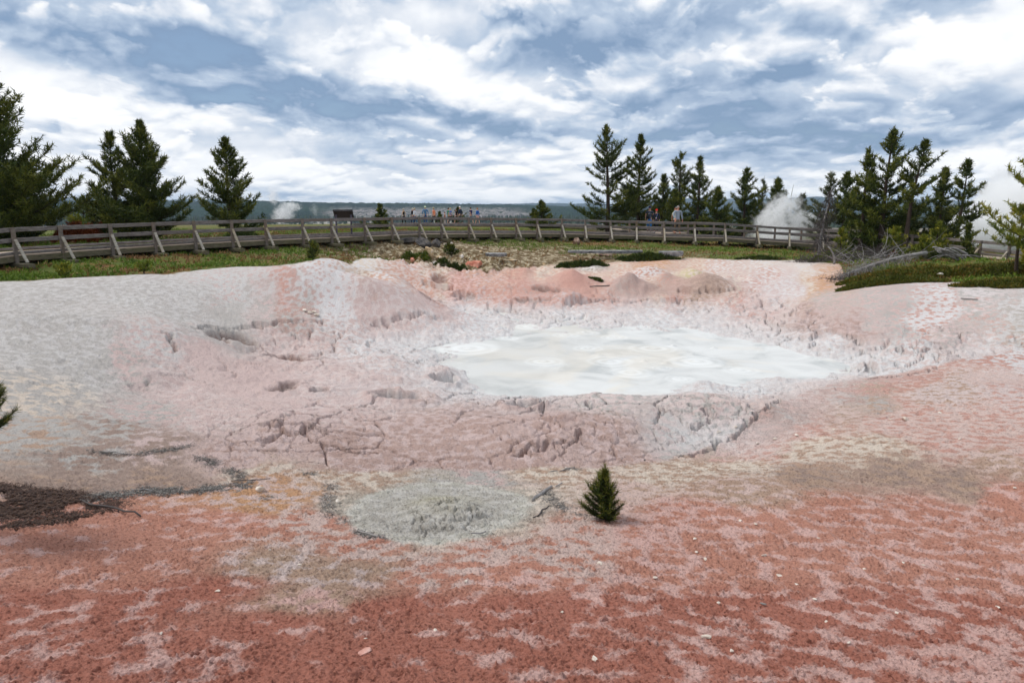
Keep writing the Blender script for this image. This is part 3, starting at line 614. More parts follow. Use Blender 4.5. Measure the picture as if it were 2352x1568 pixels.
# ------------------------------------------------------------------ boardwalk
RAILP = [(-700,600,15.5),(-330,556,19),(27.6,523,24),(251,514.6,27),(444,508,29.5),(606,504,32),(756,501.8,34.5),(895,499.5,37.5),(959,498.5,39),(1126,500.4,42.5),(1234,501.7,44.2),(1286,502.5,45),(1461,508,45.5),(1525,510,45),(1666,512.4,44.5),(1814,523,45),(1891,527.8,44.5),(1992,531,42.6),(2040,534,41)]
RAILR = [(2040,534,41),(2100,540,38.6),(2258,552.8,34.5),(2352,560,31),(2500,574,27.5),(2800,600,23)]
def interp_path(P, x):
    xs = [p[0] for p in P]; return at(x, float(np.interp(x, xs, [p[1] for p in P])), float(np.interp(x, xs, [p[2] for p in P])))
def boardwalk(name, P, posts, label, width=2.4, back=None, blocks=(), brace_side=1):
    root = empty(name, (0, 0, 0)); tag(root, label, 'boardwalk', 'boardwalk stretches round the basin')
    pts_ = [Vector(interp_path(P, x)) for x in [p[0] for p in P]]
    def nrm(i):      # outward (towards the mud)
        d = (pts_[min(i+1, len(pts_)-1)]-pts_[max(i-1, 0)]); d.z = 0; d.normalize(); return Vector((d.y, -d.x, 0))*1.0
    N = [nrm(i) for i in range(len(pts_))]
    pos = [Vector(interp_path(P, x)) for x in posts]
    pn_ = []
    for p in pos:
        k = min(range(len(pts_)-1), key=lambda i: (pts_[i].lerp(pts_[i+1], .5)-p).length); pn_.append((N[k]+N[k+1]).normalized())
    # rails, span by span
    ends = [pts_[0]]+pos+[pts_[-1]]
    for a, b in zip(ends[:-1], ends[1:]):
        if (b-a).length < .5: continue
        for dz, nm_ in ((-.07, 'rail'), (-.43, 'rail')):
            m = MB(); o = N[0]*0
            m.beam(a+Vector((0, 0, dz)), b+Vector((0, 0, dz)), .075, .15, jit=.06); m.build(nm_, M_RAIL, root)
    for p, n_, k in zip(pos, pn_, range(len(pos))):
        m = MB(); q = p+n_*.10
        gzv = p.z-1.22
        m.beam(Vector((q.x, q.y, gzv)), Vector((q.x, q.y, p.z+.012)), .12, .12, up=n_); m.build('post', M_POST, root)
        m = MB(); s_ = q+n_*.075
        m.beam(Vector((s_.x, s_.y, p.z-.40)), Vector((q.x, q.y, 0))+n_*.62+Vector((0, 0, gzv+.04)), .10, .055, up=n_); m.build('brace', M_BRACE, root)
        m = MB(); m.beam(Vector((q.x, q.y, gzv-.07))-n_*1.4, Vector((q.x, q.y, gzv-.07))+n_*.85, .22, .17); m.build('sleeper', M_FASC, root)
        if k in blocks:
            m = MB(); m.beam(Vector((q.x, q.y, gzv-.27))-n_*.12, Vector((q.x, q.y, gzv-.27))+n_*.36, .62, .22); m.build('footing', M_BLOCK, root)
    # deck, kerb, edge timber
    dk_, kb, fa = MB(), MB(), MB()
    for i in range(len(pts_)-1):
        a, b = pts_[i], pts_[i+1]; na, nb = N[i], N[i+1]
        za, zb = Vector((0, 0, -.95)), Vector((0, 0, -.95))
        V = [a+za, b+zb, b+zb-nb*width, a+za-na*width]; V += [v-Vector((0, 0, .06)) for v in V]
        dk_.add(V, [(0, 1, 2, 3), (7, 6, 5, 4), (0, 4, 5, 1), (1, 5, 6, 2), (2, 6, 7, 3), (3, 7, 4, 0)])
        kb.beam(a+Vector((0, 0, -.875)), b+Vector((0, 0, -.875)), .10, .11, jit=.05)
        kb.beam(a-na*width+Vector((0, 0, -.875)), b-nb*width+Vector((0, 0, -.875)), .10, .11, jit=.05)
        fa.beam(a+na*.03+Vector((0, 0, -1.075)), b+nb*.03+Vector((0, 0, -1.075)), .08, .20, jit=.04)
        fa.beam(a-na*(width+.03)+Vector((0, 0, -1.075)), b-nb*(width+.03)+Vector((0, 0, -1.075)), .08, .20, jit=.04)
    dk_.build('deck', M_DECK, root); kb.build('kerb', M_RAIL, root); fa.build('edge_timber', M_FASC, root)
    if back:
        i0, i1 = back
        bp = [(pts_[i]-N[i]*(width+.08)) for i in range(i0, i1+1)]
        for a, b in zip(bp[:-1], bp[1:]):
            for dz in (-.07, -.43):
                m = MB(); m.beam(a+Vector((0, 0, dz)), b+Vector((0, 0, dz)), .075, .15, jit=.05); m.build('rail', M_RAIL, root)
            n = max(1, round((b-a).length/2.1))
            for k in range(n):
                q = a.lerp(b, k/n); m = MB(); m.beam((q.x, q.y, q.z-1.25), (q.x, q.y, q.z+.01), .12, .12, up=(0, 1, 0)); m.build('post', M_POST, root)
    return root, pts_, N
PX4 = [40,218,408,570,722,863,990,1128.6,1237,1362,1465,1568,1651,1754,1839,1932,2013,2105,2194,2289,2387.5,2491,2605,1e9,2719,2839,2962,3087,3190]
posts_m = [-640,-420,-240,-95]+[x/1.6327 for x in PX4 if x < 1e8]
bw, BP, BN = boardwalk('boardwalk', RAILP, posts_m, 'long weathered wooden boardwalk with railing curving behind the mud basin', back=(12, 18), blocks=range(15, 24))
posts_r = [2043, 2100, 2180, 2258, 2325, 2400, 2480, 2600, 2700]
boardwalk('boardwalk', RAILR, posts_r, 'near right stretch of railed boardwalk passing behind the pines beside the steam', back=None)
# the spur that leaves the far side of the boardwalk, where three people walk
def flat_walk(name, P, width, label, rail=False, kerbz=.06):
    root = empty(name); tag(root, label, 'boardwalk', 'boardwalk stretches round the basin')
    P = [Vector(p) for p in P]; d_, k_, f_ = MB(), MB(), MB()
    for a, b in zip(P[:-1], P[1:]):
        d = (b-a); d.z = 0; d.normalize(); n_ = Vector((d.y, -d.x, 0))
        V = [a+n_*width/2, b+n_*width/2, b-n_*width/2, a-n_*width/2]; V += [v-Vector((0, 0, .06)) for v in V]
        d_.add(V, [(0, 1, 2, 3), (7, 6, 5, 4), (0, 4, 5, 1), (1, 5, 6, 2), (2, 6, 7, 3), (3, 7, 4, 0)])
        for s_ in (-1, 1):
            e = n_*s_*(width/2+.06)
            k_.beam(a+e+Vector((0, 0, .03)), b+e+Vector((0, 0, .03)), .1, .13, jit=.04); f_.beam(a+e+Vector((0, 0, -.16)), b+e+Vector((0, 0, -.16)), .08, .20)
    d_.build('deck', M_DECK, root); k_.build('kerb', M_RAIL, root); f_.build('edge_timber', M_FASC, root)
    if rail:
        for a, b in zip(P[:-1], P[1:]):
            d = (b-a); d.z = 0; d.normalize(); n_ = Vector((d.y, -d.x, 0))*(width/2+.06)
            for dz in (.86, .50):
                m = MB(); m.beam(a+n_+Vector((0, 0, dz)), b+n_+Vector((0, 0, dz)), .07, .14, jit=.04); m.build('rail', M_RAIL, root)
            nn_ = max(1, int((b-a).length/2.2))
            for k in range(nn_+1):
                q = a.lerp(b, k/nn_)+n_; m = MB(); m.beam(q-Vector((0, 0, .35)), q+Vector((0, 0, .93)), .11, .11, up=(0, 1, 0)); m.build('post', M_POST, root)
    return root
s0 = Vector(at(1548, 536.5, 47.6)); zsp = s0.z
flat_walk('boardwalk', [s0+Vector((0, .6, 0)), Vector((s0.x-1.6, 53, zsp)), Vector((s0.x-3.5, 60, zsp+.1))], 2.6, 'short wooden spur leading away from the railed boardwalk towards the pines')
zf = at(1000, 514.6, 72)[2]
flat_walk('boardwalk', [Vector(at(820, 514.6, 74)), Vector(at(905, 514.6, 73.5)), Vector(at(1110, 514.6, 72)), Vector(at(1250, 515.5, 69)), Vector(at(1400, 520, 62))], 2.2, 'distant low boardwalk crossing the meadow under the line of walkers')
# ------------------------------------------------------------------ reading panel
M_SIGN = plain('dark painted metal', sr(34, 30, 34), .6, .2, 5)
M_LEG = plain('grey painted steel', sr(84, 80, 92), .7, .2, 5)
sp = Vector(at(791, 543, 36.0)); sp.z = interp_path(RAILP, 791)[2]-.95
sg = empty('reading_panel', sp, R(8)); tag(sg, 'dark slanted information panel on two grey legs standing on the boardwalk', 'sign')
for s_ in (-1, 1):
    m = MB(); m.beam((s_*.38, 0, .02), (s_*.38, 0, 1.12), .09, .09, up=(0, 1, 0)); l = m.build('leg', M_LEG, sg)
    m = MB(); m.beam((s_*.38-.13, 0, .02), (s_*.38+.13, 0, .02), .16, .03); m.build('base_plate', M_LEG, l)
m = MB(); m.beam((-.44, .16, 1.10), (.44, .16, 1.10), .80, .03, up=(0, .60, 1)); m.build('panel', M_SIGN, sg)
m = MB()
for a, b in (((-.47, -.22, 1.35), (.47, -.22, 1.35)), ((-.47, .54, .88), (.47, .54, .88)), ((-.47, -.22, 1.35), (-.47, .54, .88)), ((.47, -.22, 1.35), (.47, .54, .88))): m.beam(a, b, .05, .06)
m.build('frame', M_SIGN, sg)

# ------------------------------------------------------------------ people
def skin_obj(name, nodes, edges, mat, parent, root=0, lvl=1):
    me = bpy.data.meshes.new(name); me.from_pydata([n[:3] for n in nodes], edges, [])
    o = bpy.data.objects.new(name, me); C.objects.link(o); o.parent = parent
    bm = bmesh.new(); bm.from_mesh(me); bm.verts.ensure_lookup_table()
    L = bm.verts.layers.skin.verify()
    for i, v in enumerate(bm.verts):
        r = nodes[i][3]; v[L].radius = r if hasattr(r, '__len__') else (r, r); v[L].use_root = (i == root)
    bm.to_mesh(me); bm.free()
    sk = o.modifiers.new('skin', 'SKIN'); sk.branch_smoothing = .3; sk.use_smooth_shade = True
    ss = o.modifiers.new('sub', 'SUBSURF'); ss.levels = lvl; ss.render_levels = lvl
    me.materials.append(mat)
    return o
_pm = {}
def cm_(col, rough=.9):
    k = tuple(col)
    if k not in _pm: _pm[k] = plain('cloth or skin', sr(*col), rough, .12, 14)
    return _pm[k]
def ell(name, c, r, mat, parent, seg=12, rings=8, cut=None, rot=0):
    m = MB(); V = []; F = []
    for i in range(rings+1):
        th = math.pi*i/rings
        for j in range(seg):
            ph = 2*math.pi*j/seg; V.append((c[0]+r[0]*math.sin(th)*math.cos(ph), c[1]+r[1]*math.sin(th)*math.sin(ph), c[2]+r[2]*math.cos(th)))
    for i in range(rings):
        if cut and (c[2]+r[2]*math.cos(math.pi*(i+.5)/rings)) < cut: continue
        for j in range(seg): F.append((i*seg+j, i*seg+(j+1) % seg, (i+1)*seg+(j+1) % seg, (i+1)*seg+j))
    m.add(V, F); return m.build(name, mat, parent, True)
def person(loc, H, face, label, top, legs, skin=(206,160,136), hair=(90,70,55), sleeves='short', shorts=False, hat=None, stride=.18, arms=(.1,-.1), bend=(.1,.1),
           longhair=False, female=False, shoes=(60,56,54), lean=0, swap=1, group='people walking on the boardwalks', pant_pat=None, robust=1.0):
    """face: heading in degrees, 0 looks away from the camera (+Y). Arms: swing forward (+) or back (-) in metres at the hand."""
    p = empty('person', loc, R(face)); tag(p, label, 'person', group)
    k = H/1.75; w = (.9 if female else 1.0)*robust
    P = lambda x, y, z, r: (x*k, (y+lean*z)*k, z*k, (r[0]*k, r[1]*k) if hasattr(r, '__len__') else r*k)
    st = stride*swap
    hipz, kn, an = .92, .50, .09
    nodes = [P(0, 0, .95, (.125*w, .10*w)), P(0, -.01, 1.12, (.115*w, .085*w)), P(0, 0, 1.30, (.145*w, .095*w)), P(0, 0, 1.43, (.11*w, .07)), P(0, .01, 1.51, .052), P(0, .03, 1.57, .066), P(0, .035, 1.645, (.078, .092)), P(0, .03, 1.70, (.066, .078)), P(0, .13, 1.615, .013)]
    edges = [(0, 1), (1, 2), (2, 3), (3, 4), (4, 5), (5, 6), (6, 7), (6, 8)]
    def leg(s, f):      # f: foot forward
        i = len(nodes); lift = .03 if f < 0 else 0
        nodes.extend([P(s*.095*w, 0, hipz-.06, .088*w), P(s*.10, f*.55+.02, kn+lift, .058), P(s*.10, f*.8-.02*(f > 0), .30+lift, .052), P(s*.10, f, an+lift, .036), P(s*.105, f+.13, .035+lift*.3, (.042, .026))])
        edges.extend([(0, i), (i, i+1), (i+1, i+2), (i+2, i+3), (i+3, i+4)]); return i
    lL, lR = leg(-1, st), leg(1, -st)
    def arm(s, f, bd):
        i = len(nodes); sw = .19*w
        hx = s*(sw+.06); hy = f; hz = .80+abs(f)*.25+bd
        ex, ey, ez = s*(sw+.065), f*.35-.03, 1.12+bd*.2
        nodes.extend([P(s*sw, 0, 1.405, .056*w), P(ex, ey, ez, .040), P(hx, hy, hz+.05, .026), P(hx, hy+.01, hz-.03, (.018, .034))])
        edges.extend([(3, i), (i, i+1), (i+1, i+2), (i+2, i+3)])
        for n_, (oy, ln) in enumerate([(-.028, .058), (-.01, .072), (.009, .076), (.027, .068)]):
            j = len(nodes); nodes.extend([P(hx, hy+.01+oy, hz-.065, .0095), P(hx-s*.008, hy+.018+oy, hz-.065-ln*.6, .0085), P(hx-s*.022, hy+.022+oy, hz-.065-ln, .0075)])
            edges.extend([(i+3, j), (j, j+1), (j+1, j+2)])
        j = len(nodes); nodes.extend([P(hx-s*.012, hy+.05, hz-.01, .011), P(hx-s*.02, hy+.07, hz-.05, .009)]); edges.extend([(i+3, j), (j, j+1)])
        return i
    aL, aR = arm(-1, arms[0], bend[0]), arm(1, arms[1], bend[1])
    SK = cm_(skin, .7)
    body = skin_obj('body', nodes, edges, SK, p)
    # shirt
    gr_ = 1.12; rad = lambda n, g=gr_, a=.008: (n[0], n[1], n[2], tuple(x*g+a*k for x in n[3]) if hasattr(n[3], '__len__') else n[3]*g+a*k)
    hem = P(0, 0, .86, (.14*w, .115*w))
    sn = [rad(nodes[1]), rad(nodes[0], 1.08), hem, rad(nodes[2]), rad(nodes[3], 1.08), (nodes[4][0], nodes[4][1], nodes[4][2]-.055*k, .062*k)]; se = [(0, 1), (1, 2), (0, 3), (3, 4), (4, 5)]
    for a in (aL, aR):
        if sleeves == 'none': continue
        j = len(sn); sn.append(rad(nodes[a], 1.15)); se.append((4, j))
        e = nodes[a+1]; s0_ = nodes[a]
        if sleeves == 'short': sn.append((s0_[0]*.4+e[0]*.6, s0_[1]*.4+e[1]*.6, s0_[2]*.4+e[2]*.6, .058*k)); se.append((j, j+1))
        else: sn += [rad(e, 1.2, .01), (nodes[a+2][0], nodes[a+2][1], nodes[a+2][2]+.01, .036*k)]; se += [(j, j+1), (j+1, j+2)]
    skin_obj('shirt' if sleeves != 'coat' else 'jacket', sn, se, cm_(top), p)
    # trousers or shorts
    tn = [P(0, 0, .93, (.138*w, .115*w)), P(0, 0, 1.0, (.13*w, .105*w))]; te = [(0, 1)]
    for l in (lL, lR):
        j = len(tn); tn.append(rad(nodes[l], 1.13, .01)); te.append((0, j))
        kn_, cf, ak = nodes[l+1], nodes[l+2], nodes[l+3]; h0 = nodes[l]
        if shorts: tn.append((h0[0]*.2+kn_[0]*.8, h0[1]*.2+kn_[1]*.8, h0[2]*.2+kn_[2]*.8, .078*k)); te.append((j, j+1))
        else: tn += [rad(kn_, 1.2, .012), rad(cf, 1.15, .012), (ak[0], ak[1], ak[2]+.01, .054*k)]; te += [(j, j+1), (j+1, j+2), (j+2, j+3)]
    skin_obj('trousers' if not shorts else 'shorts', tn, te, cm_(legs), p)
    for l in (lL, lR):
        a_, b_ = nodes[l+3], nodes[l+4]
        skin_obj('shoe', [(a_[0], a_[1]-.02*k, a_[2]-.03*k, .048*k), (b_[0], b_[1]-.03*k, b_[2]+.005, (.05*k, .036*k)), (b_[0], b_[1]+.04*k, b_[2], (.042*k, .026*k))], [(0, 1), (1, 2)], cm_(shoes), p)
    hc = (0, (.035+lean*1.65)*k, 1.655*k)
    if hair: 
        hr = ell('hair', (hc[0], hc[1]-.018*k, hc[2]+.022*k), (.088*k, .098*k, .095*k), cm_(hair), p, cut=hc[2]-.035*k)
        if longhair:
            m = MB(); m.tube([(0, hc[1]-.075*k, hc[2]+.03*k), (0, hc[1]-.11*k, hc[2]-.06*k), (0, hc[1]-.11*k, hc[2]-.18*k), (0, hc[1]-.10*k, hc[2]-.27*k)], [.05*k, .062*k, .052*k, .02*k], 8); m.build('hair_tail', cm_(hair), hr, True)
    for s in (-1, 1):
        ell('eye', (s*.031*k, hc[1]+.082*k, hc[2]+.006*k), (.011*k, .008*k, .006*k), cm_((40,30,26), .3), body, 6, 4)
        ell('ear', (s*.083*k, hc[1]-.005*k, hc[2]-.01*k), (.010*k, .02*k, .03*k), SK, body, 6, 5)
    ell('mouth', (0, hc[1]+.078*k, hc[2]-.058*k), (.022*k, .008*k, .006*k), cm_((150,84,76)), body, 6, 4)
    if hat:
        kind, hcol = hat; m = MB()
        if kind == 'brim':
            pr = [(.165, -.012), (.10, .012), (.096, .07), (.075, .105), (.0, .118)]
        else: pr = [(.097, .0), (.098, .045), (.07, .09), (.0, .105)]
        seg = 14; V = []
        for (r_, z_) in pr:
            for j in range(seg): a = 2*math.pi*j/seg; V.append((hc[0]+r_*k*math.cos(a), hc[1]+(r_*1.08*k)*math.sin(a)-.005*k, hc[2]+.035*k+z_*k))
        F = [(i*seg+j, i*seg+(j+1) % seg, (i+1)*seg+(j+1) % seg, (i+1)*seg+j) for i in range(len(pr)-1) for j in range(seg)]
        m.add(V, F); ho = m.build('hat' if kind == 'brim' else 'cap', cm_(hcol), p, True)
        if kind == 'cap':
            m = MB(); m.add([(-.07*k, hc[1]+.085*k, hc[2]+.045*k), (.07*k, hc[1]+.085*k, hc[2]+.045*k), (.055*k, hc[1]+.17*k, hc[2]+.03*k), (-.055*k, hc[1]+.17*k, hc[2]+.03*k), (-.07*k, hc[1]+.085*k, hc[2]+.036*k), (.07*k, hc[1]+.085*k, hc[2]+.036*k), (.055*k, hc[1]+.17*k, hc[2]+.022*k), (-.055*k, hc[1]+.17*k, hc[2]+.022*k)],
                [(0, 1, 2, 3), (7, 6, 5, 4), (0, 4, 5, 1), (1, 5, 6, 2), (2, 6, 7, 3), (3, 7, 4, 0)]); m.build('peak', cm_(hcol), ho)
    return p
def pat_(x4, y4, Y): a = at(x4/1.6327, y4/1.6327, Y); return Vector(a)
def far_p(x4, dy=0): 
    v = pat_(x4, 839.5+dy, 72.0); v.z = zf+.005; return v
person(far_p(1515), 1.58, 60, 'grey haired person in a black vest and tan sleeves, leftmost of the far line', (30,28,30), (34,32,36), hair=(190,186,178), sleeves='none', skin=(196,160,128), female=True, stride=.16)
person(far_p(1549), 1.62, 62, 'person in a dark shirt and navy jeans half hidden behind a woman in white', (36,36,44), (40,52,84), hair=(214,208,196), sleeves='long')
person(far_p(1560)+Vector((0, -.7, 0)), 1.60, 66, 'woman in a white long sleeved shirt and wide tan hat', (226,226,236), (62,92,130), hair=(150,130,100), hat=('brim', (196,176,150)), sleeves='long', female=True)
person(far_p(1596), 1.78, 20, 'man in a blue denim shirt and pale green sun hat', (88,130,172), (52,84,136), hair=(150,140,120), hat=('brim', (206,220,186)), sleeves='long', stride=.10, robust=1.12)
person(far_p(1628), 1.66, 70, 'person in a bright orange shirt and olive sun hat', (250,150,112), (34,34,40), hair=(120,100,80), hat=('brim', (168,158,130)), sleeves='short', stride=.26, robust=1.1)
person(far_p(1668), 1.22, 80, 'small child in a rust red top and patterned trousers', (140,58,44), (176,166,160), hair=(110,66,40), sleeves='none', female=True, stride=.12)
person(far_p(1680)+Vector((0, .5, 0)), 1.64, -60, 'dark haired man in a green t-shirt beside the small child', (20,116,84), (52,60,52), hair=(70,46,32), shorts=True, stride=.16, arms=(.25, -.1))
person(far_p(1692)+Vector((0, -.4, 0)), 1.63, 75, 'blond person in a blue t-shirt and black leggings', (36,98,178), (30,32,44), hair=(206,180,140), female=True, stride=.22, arms=(-.25, .2))
person(far_p(1712), 1.56, 66, 'woman with a dark ponytail in a black t-shirt and shorts', (28,28,34), (34,34,40), hair=(60,40,32), longhair=True, shorts=True, female=True, stride=.22)
person(far_p(1727)+Vector((0, -.4, 0)), 1.80, 66, 'tall white haired man in a dark jacket and grey trousers', (44,56,76), (84,86,80), hair=(236,232,228), sleeves='long', stride=.22, robust=1.1)
person(far_p(1766), 1.68, 60, 'man in a navy t-shirt and pale grey shorts', (42,44,86), (120,128,140), hair=(70,50,40), shorts=True, stride=.25, robust=1.1, arms=(-.25, .2))
person(far_p(1791), 1.64, 60, 'woman with reddish hair in a blue jacket at the right end of the far line', (36,96,176), (210,160,150), hair=(160,110,70), sleeves='long', shorts=True, female=True, stride=.2)
# three in front of the pines and one hidden behind
q = pat_(2434, 865, 51.5); q.z = zsp+.005
pa = person(q, 1.82, 172, 'man in a navy cap and dark grey t-shirt with a shoulder bag', (74,80,94), (46,110,170), hair=(30,26,26), hat=('cap', (34,42,92)), stride=.10, robust=1.1, arms=(.05, -.1))
m = MB(); m.beam((.02, .135, 1.02), (.26, .135, 1.02), .07, .17, up=(0, 0, 1)); tag(m.build('shoulder_bag', cm_((26,26,30)), None), 'small black shoulder bag hanging on the man in the navy cap', 'bag')
bag = bpy.context.scene.objects['shoulder_bag']; bag.location = q; bag.rotation_euler = (0, 0, R(172))
m = MB(); m.tube([(-.14, .05, 1.48), (-.06, .15, 1.34), (.06, .17, 1.2), (.12, .15, 1.10)], .012, 5); m.build('strap', cm_((26,26,30)), bag)
m = MB()
for k in range(9): m.beam((-.12+k*.027, .128, 1.325+.006*(k % 2)), (-.105+k*.027, .128, 1.325+.006*(k % 2)), .02, .022+.014*((k*7) % 3 == 0))
m.build('chest_print', cm_((226,228,232)), pa)
q = pat_(2459, 871, 49.6); q.z = zsp+.005
pb = person(q, 1.62, 176, 'woman in a red cap and dark patterned jacket with a lanyard', (44,48,66), (24,26,34), hair=(22,20,24), hat=('cap', (232,52,40)), sleeves='long', female=True, stride=.10, shoes=(120,132,150), longhair=True)
m = MB(); m.beam((-.01, .15, 1.02), (.06, .15, 1.02), .015, .07); m.build('lanyard_card', cm_((230,196,196)), pb)
m = MB(); m.tube([(-.09, .06, 1.35), (-.04, .14, 1.22), (.02, .145, 1.06)], .008, 4); m.build('lanyard', cm_((150,180,220)), pb)
q = pat_(2530, 868, 48.4); q.z = zsp+.005
person(q, 1.72, 160, 'person with reddish hair mostly hidden behind the grey shirted man', (214,214,190), (40,40,48), hair=(150,96,66), sleeves='short', female=True, stride=.1, longhair=True)
q = pat_(2538, 876, 46.9); q.z = zsp+.005
person(q, 1.86, 196, 'grey haired man in a pale grey sweater and brown trousers', (150,162,176), (106,92,74), hair=(156,150,142), skin=(200,140,118), sleeves='long', stride=.16, robust=1.18, lean=.0, shoes=(110,84,66), arms=(.12, .16), bend=(.02, .08))
# ------------------------------------------------------------------ trees and shrubs
def leaf_mat(name, dark, midtone, tip, trans=.0):
    m, t, bs = material(name)
    a = attr(t, 'tone').outputs['Fac']
    c = t.ramp(a, [(0, dark), (.55, midtone), (1, tip)])  # own leaf colour along tone, from dark through to tip
    t.l.new(c, bs.inputs['Base Color']); bs.inputs['Roughness'].default_value = .6; bs.inputs['Specular IOR Level'].default_value = .2
    return m
M_PINE = leaf_mat('pine needles', sr(28, 40, 15), sr(64, 78, 26), sr(122, 122, 44))
M_PINE2 = leaf_mat('yellow green needles', sr(48, 62, 18), sr(98, 110, 30), sr(158, 148, 48))
M_FIRGREY = leaf_mat('grey green needles', sr(52, 60, 44), sr(86, 94, 62), sr(120, 116, 84))
M_DEADN = leaf_mat('dead red needles', sr(92, 44, 22), sr(146, 74, 34), sr(176, 104, 56))
M_JUN = leaf_mat('juniper sprays', sr(44, 54, 20), sr(88, 94, 30), sr(150, 96, 44))
M_BARK = plain('pine bark', sr(74, 62, 54), .95, .4, 9, .6)
M_GREYW = wood('bleached dead wood', sr(176, 172, 170), sr(86, 82, 80), sr(128, 120, 112))
M_DARKW = wood('dark dead wood', sr(104, 96, 94), sr(44, 40, 40), sr(74, 68, 64))

def tufts_mesh(name, T, mat, parent, K=9, L=.16, Wd=.035, rs=None, flat=False):
    """T: array (n, 7) = place, axis, tone; every tuft is a brush of K narrow blades"""
    T = np.asarray(T, float); n = len(T)
    P = np.repeat(T[:, 0:3], K, 0); A = T[:, 3:6]/np.maximum(np.linalg.norm(T[:, 3:6], axis=1, keepdims=True), 1e-6); A = np.repeat(A, K, 0)
    Rn = rs.normal(size=(n*K, 3)); D = A*.75+Rn*.55; D /= np.linalg.norm(D, axis=1, keepdims=True)
    S = np.cross(D, rs.normal(size=(n*K, 3))); S /= np.maximum(np.linalg.norm(S, axis=1, keepdims=True), 1e-6)
    ln = L*rs.uniform(.6, 1.15, (n*K, 1)); w = Wd*rs.uniform(.7, 1.2, (n*K, 1))
    o = P+A*rs.uniform(-.6, .4, (n*K, 1))*L
    V = np.stack([o-S*w*.5, o+S*w*.5, o+D*ln+S*w*.12, o+D*ln-S*w*.12], 1).reshape(-1, 3)
    F = np.arange(n*K*4).reshape(-1, 4)
    tone = np.repeat(np.clip(np.repeat(T[:, 6], K)+rs.normal(0, .10, n*K), 0, 1), 4); tone = np.clip(tone+np.tile([0, 0, .1, .1], n*K), 0, 1)
    return mesh_np(name, V, F, mat, parent, {'tone': ('FLOAT', tone)})

def pine(base_, H, Rm, seed, label, gap=.08, open_=.0, lean=(0, 0), mat=None, K=9, L=.20, Wd=.04, per=4.6, step=.34, prof=0.80, dead_low=False, group='pines behind the boardwalk', name='pine_tree', tipup=.55, bark=None, thin=.0):
    rs = np.random.RandomState(seed); random.seed(seed)
    root = empty(name, base_); tag(root, label, 'tree', group)
    def tp(h): t = h/H; return np.array([lean[0]*t*t*H+.03*math.sin(t*7+seed), lean[1]*t*t*H+.03*math.cos(t*5+seed), h])
    m = MB(); r0 = H*.021+.02
    m.tube([tp(H*k/12.) for k in range(13)], [max(.008, r0*(1-k/12.)**.8) for k in range(13)], 7)
    T = []; h = H*gap+.1; step_ = step
    lob = rs.uniform(.75, 1.2, 8)
    while h < H*.985:
        t = (h/H-gap)/(1-gap); t = max(t, 0)
        shape = min(1.0, (1-t)**(prof*1.28)*1.04) * (min(1, .66+t*2.6) if gap > .02 else 1)
        nb = max(3, int(per+rs.uniform(-1, 1.2)))
        for b in range(nb):
            if rs.rand() < open_+.10: continue
            az = rs.uniform(0, 2*math.pi); Lb = Rm*shape*(rs.uniform(.6, 1.1) if rs.rand() > .08 else 1.3)*lob[int(az/(2*math.pi)*8) % 8]*(1 if t < .7 else 1-(t-.7)*1.3)+.04
            e0 = .06+.62*t*t+.2*t+rs.uniform(-.13, .13); hh = h+rs.uniform(-step, step)*.22
            c0 = tp(hh); dirh = np.array([math.cos(az), math.sin(az), 0]); n_ = max(3, int(Lb/.26)+2); pts_ = []
            for k in range(n_):
                q = k/(n_-1); up_ = math.sin(e0)*q*Lb+(tipup*Lb*.45)*q*q-.10*Lb*math.sin(q*math.pi)*(1-t)
                pts_.append(c0+dirh*Lb*q*math.cos(e0)+np.array([0, 0, up_])+rs.normal(0, .012*Lb, 3))
            m.tube(pts_, [max(.005, (.010+.011*Lb)*(1-k/(n_-1))) for k in range(n_)], 4, cap=False)
            if dead_low and t < dead_low: continue
            tone0 = rs.uniform(.15, .55)
            s = .16 if Lb > .5 else .05
            nn = max(2, int(Lb*(1-s)/(.15*(1+thin))))
            for k in range(nn):
                q = s+(1-s)*(k+rs.rand())/nn; i = min(int(q*(n_-1)), n_-2); f = q*(n_-1)-i
                p = pts_[i]*(1-f)+pts_[i+1]*f; dv = pts_[i+1]-pts_[i]; dv = dv/np.linalg.norm(dv)
                # side twigs carrying tufts
                wv = Lb*.21*(1-q*.75)+.06; side = np.cross(dv, [0, 0, 1]); side /= max(np.linalg.norm(side), 1e-6)
                for sg_ in (-1, 1):
                    nt = 1+int(wv*rs.uniform(.4, 1.0)/.18)
                    if rs.rand() < thin: continue
                    for u in range(nt):
                        d_ = (u+rs.uniform(.3, 1))/nt*wv
                        pp_ = p+side*sg_*d_+dv*d_*.7+np.array([0, 0, d_*.45*rs.uniform(.4, 1.2)])
                        ax = side*sg_*.5+dv*.6+np.array([0, 0, .75])
                        T.append([*pp_, *ax, tone0+.25*q+rs.normal(0, .08)])
                T.append([*(p+[0, 0, .02]), *(dv+np.array([0, 0, .5])), tone0+.3*q])
            T.append([*pts_[-1], *(pts_[-1]-pts_[-2]), tone0+.45])
        h += step_*rs.uniform(.75, 1.25)*(1.0 if t < .75 else .8)
    T.append([*tp(H), 0, 0, 1, .8]); T.append([*tp(H*.99), 0, 0, 1, .6])
    m.build('trunk', bark or M_BARK, root, True)
    tufts_mesh('crown', T, mat or M_PINE, root, K, L, Wd, rs)
    return root, len(T)
def ground_at(x, Y):
    X = at(x, 600, Y)[0]; return X, gz(X, Y)
def pine_px(x, ytop, half, Y, seed, label, **kw):
    X, z = ground_at(x, Y); H = at(x, ytop, Y)[2]-z
    k = kw.pop('wk', 1.0); lean = kw.pop('leanpx', 0)/1568*Y/H
    X0 = X-lean*H if lean else X
    root, n = pine((X0, Y, z-.03), H, half*k*1.26/1568*Y, seed, label, lean=(lean, 0), **kw)
    return root
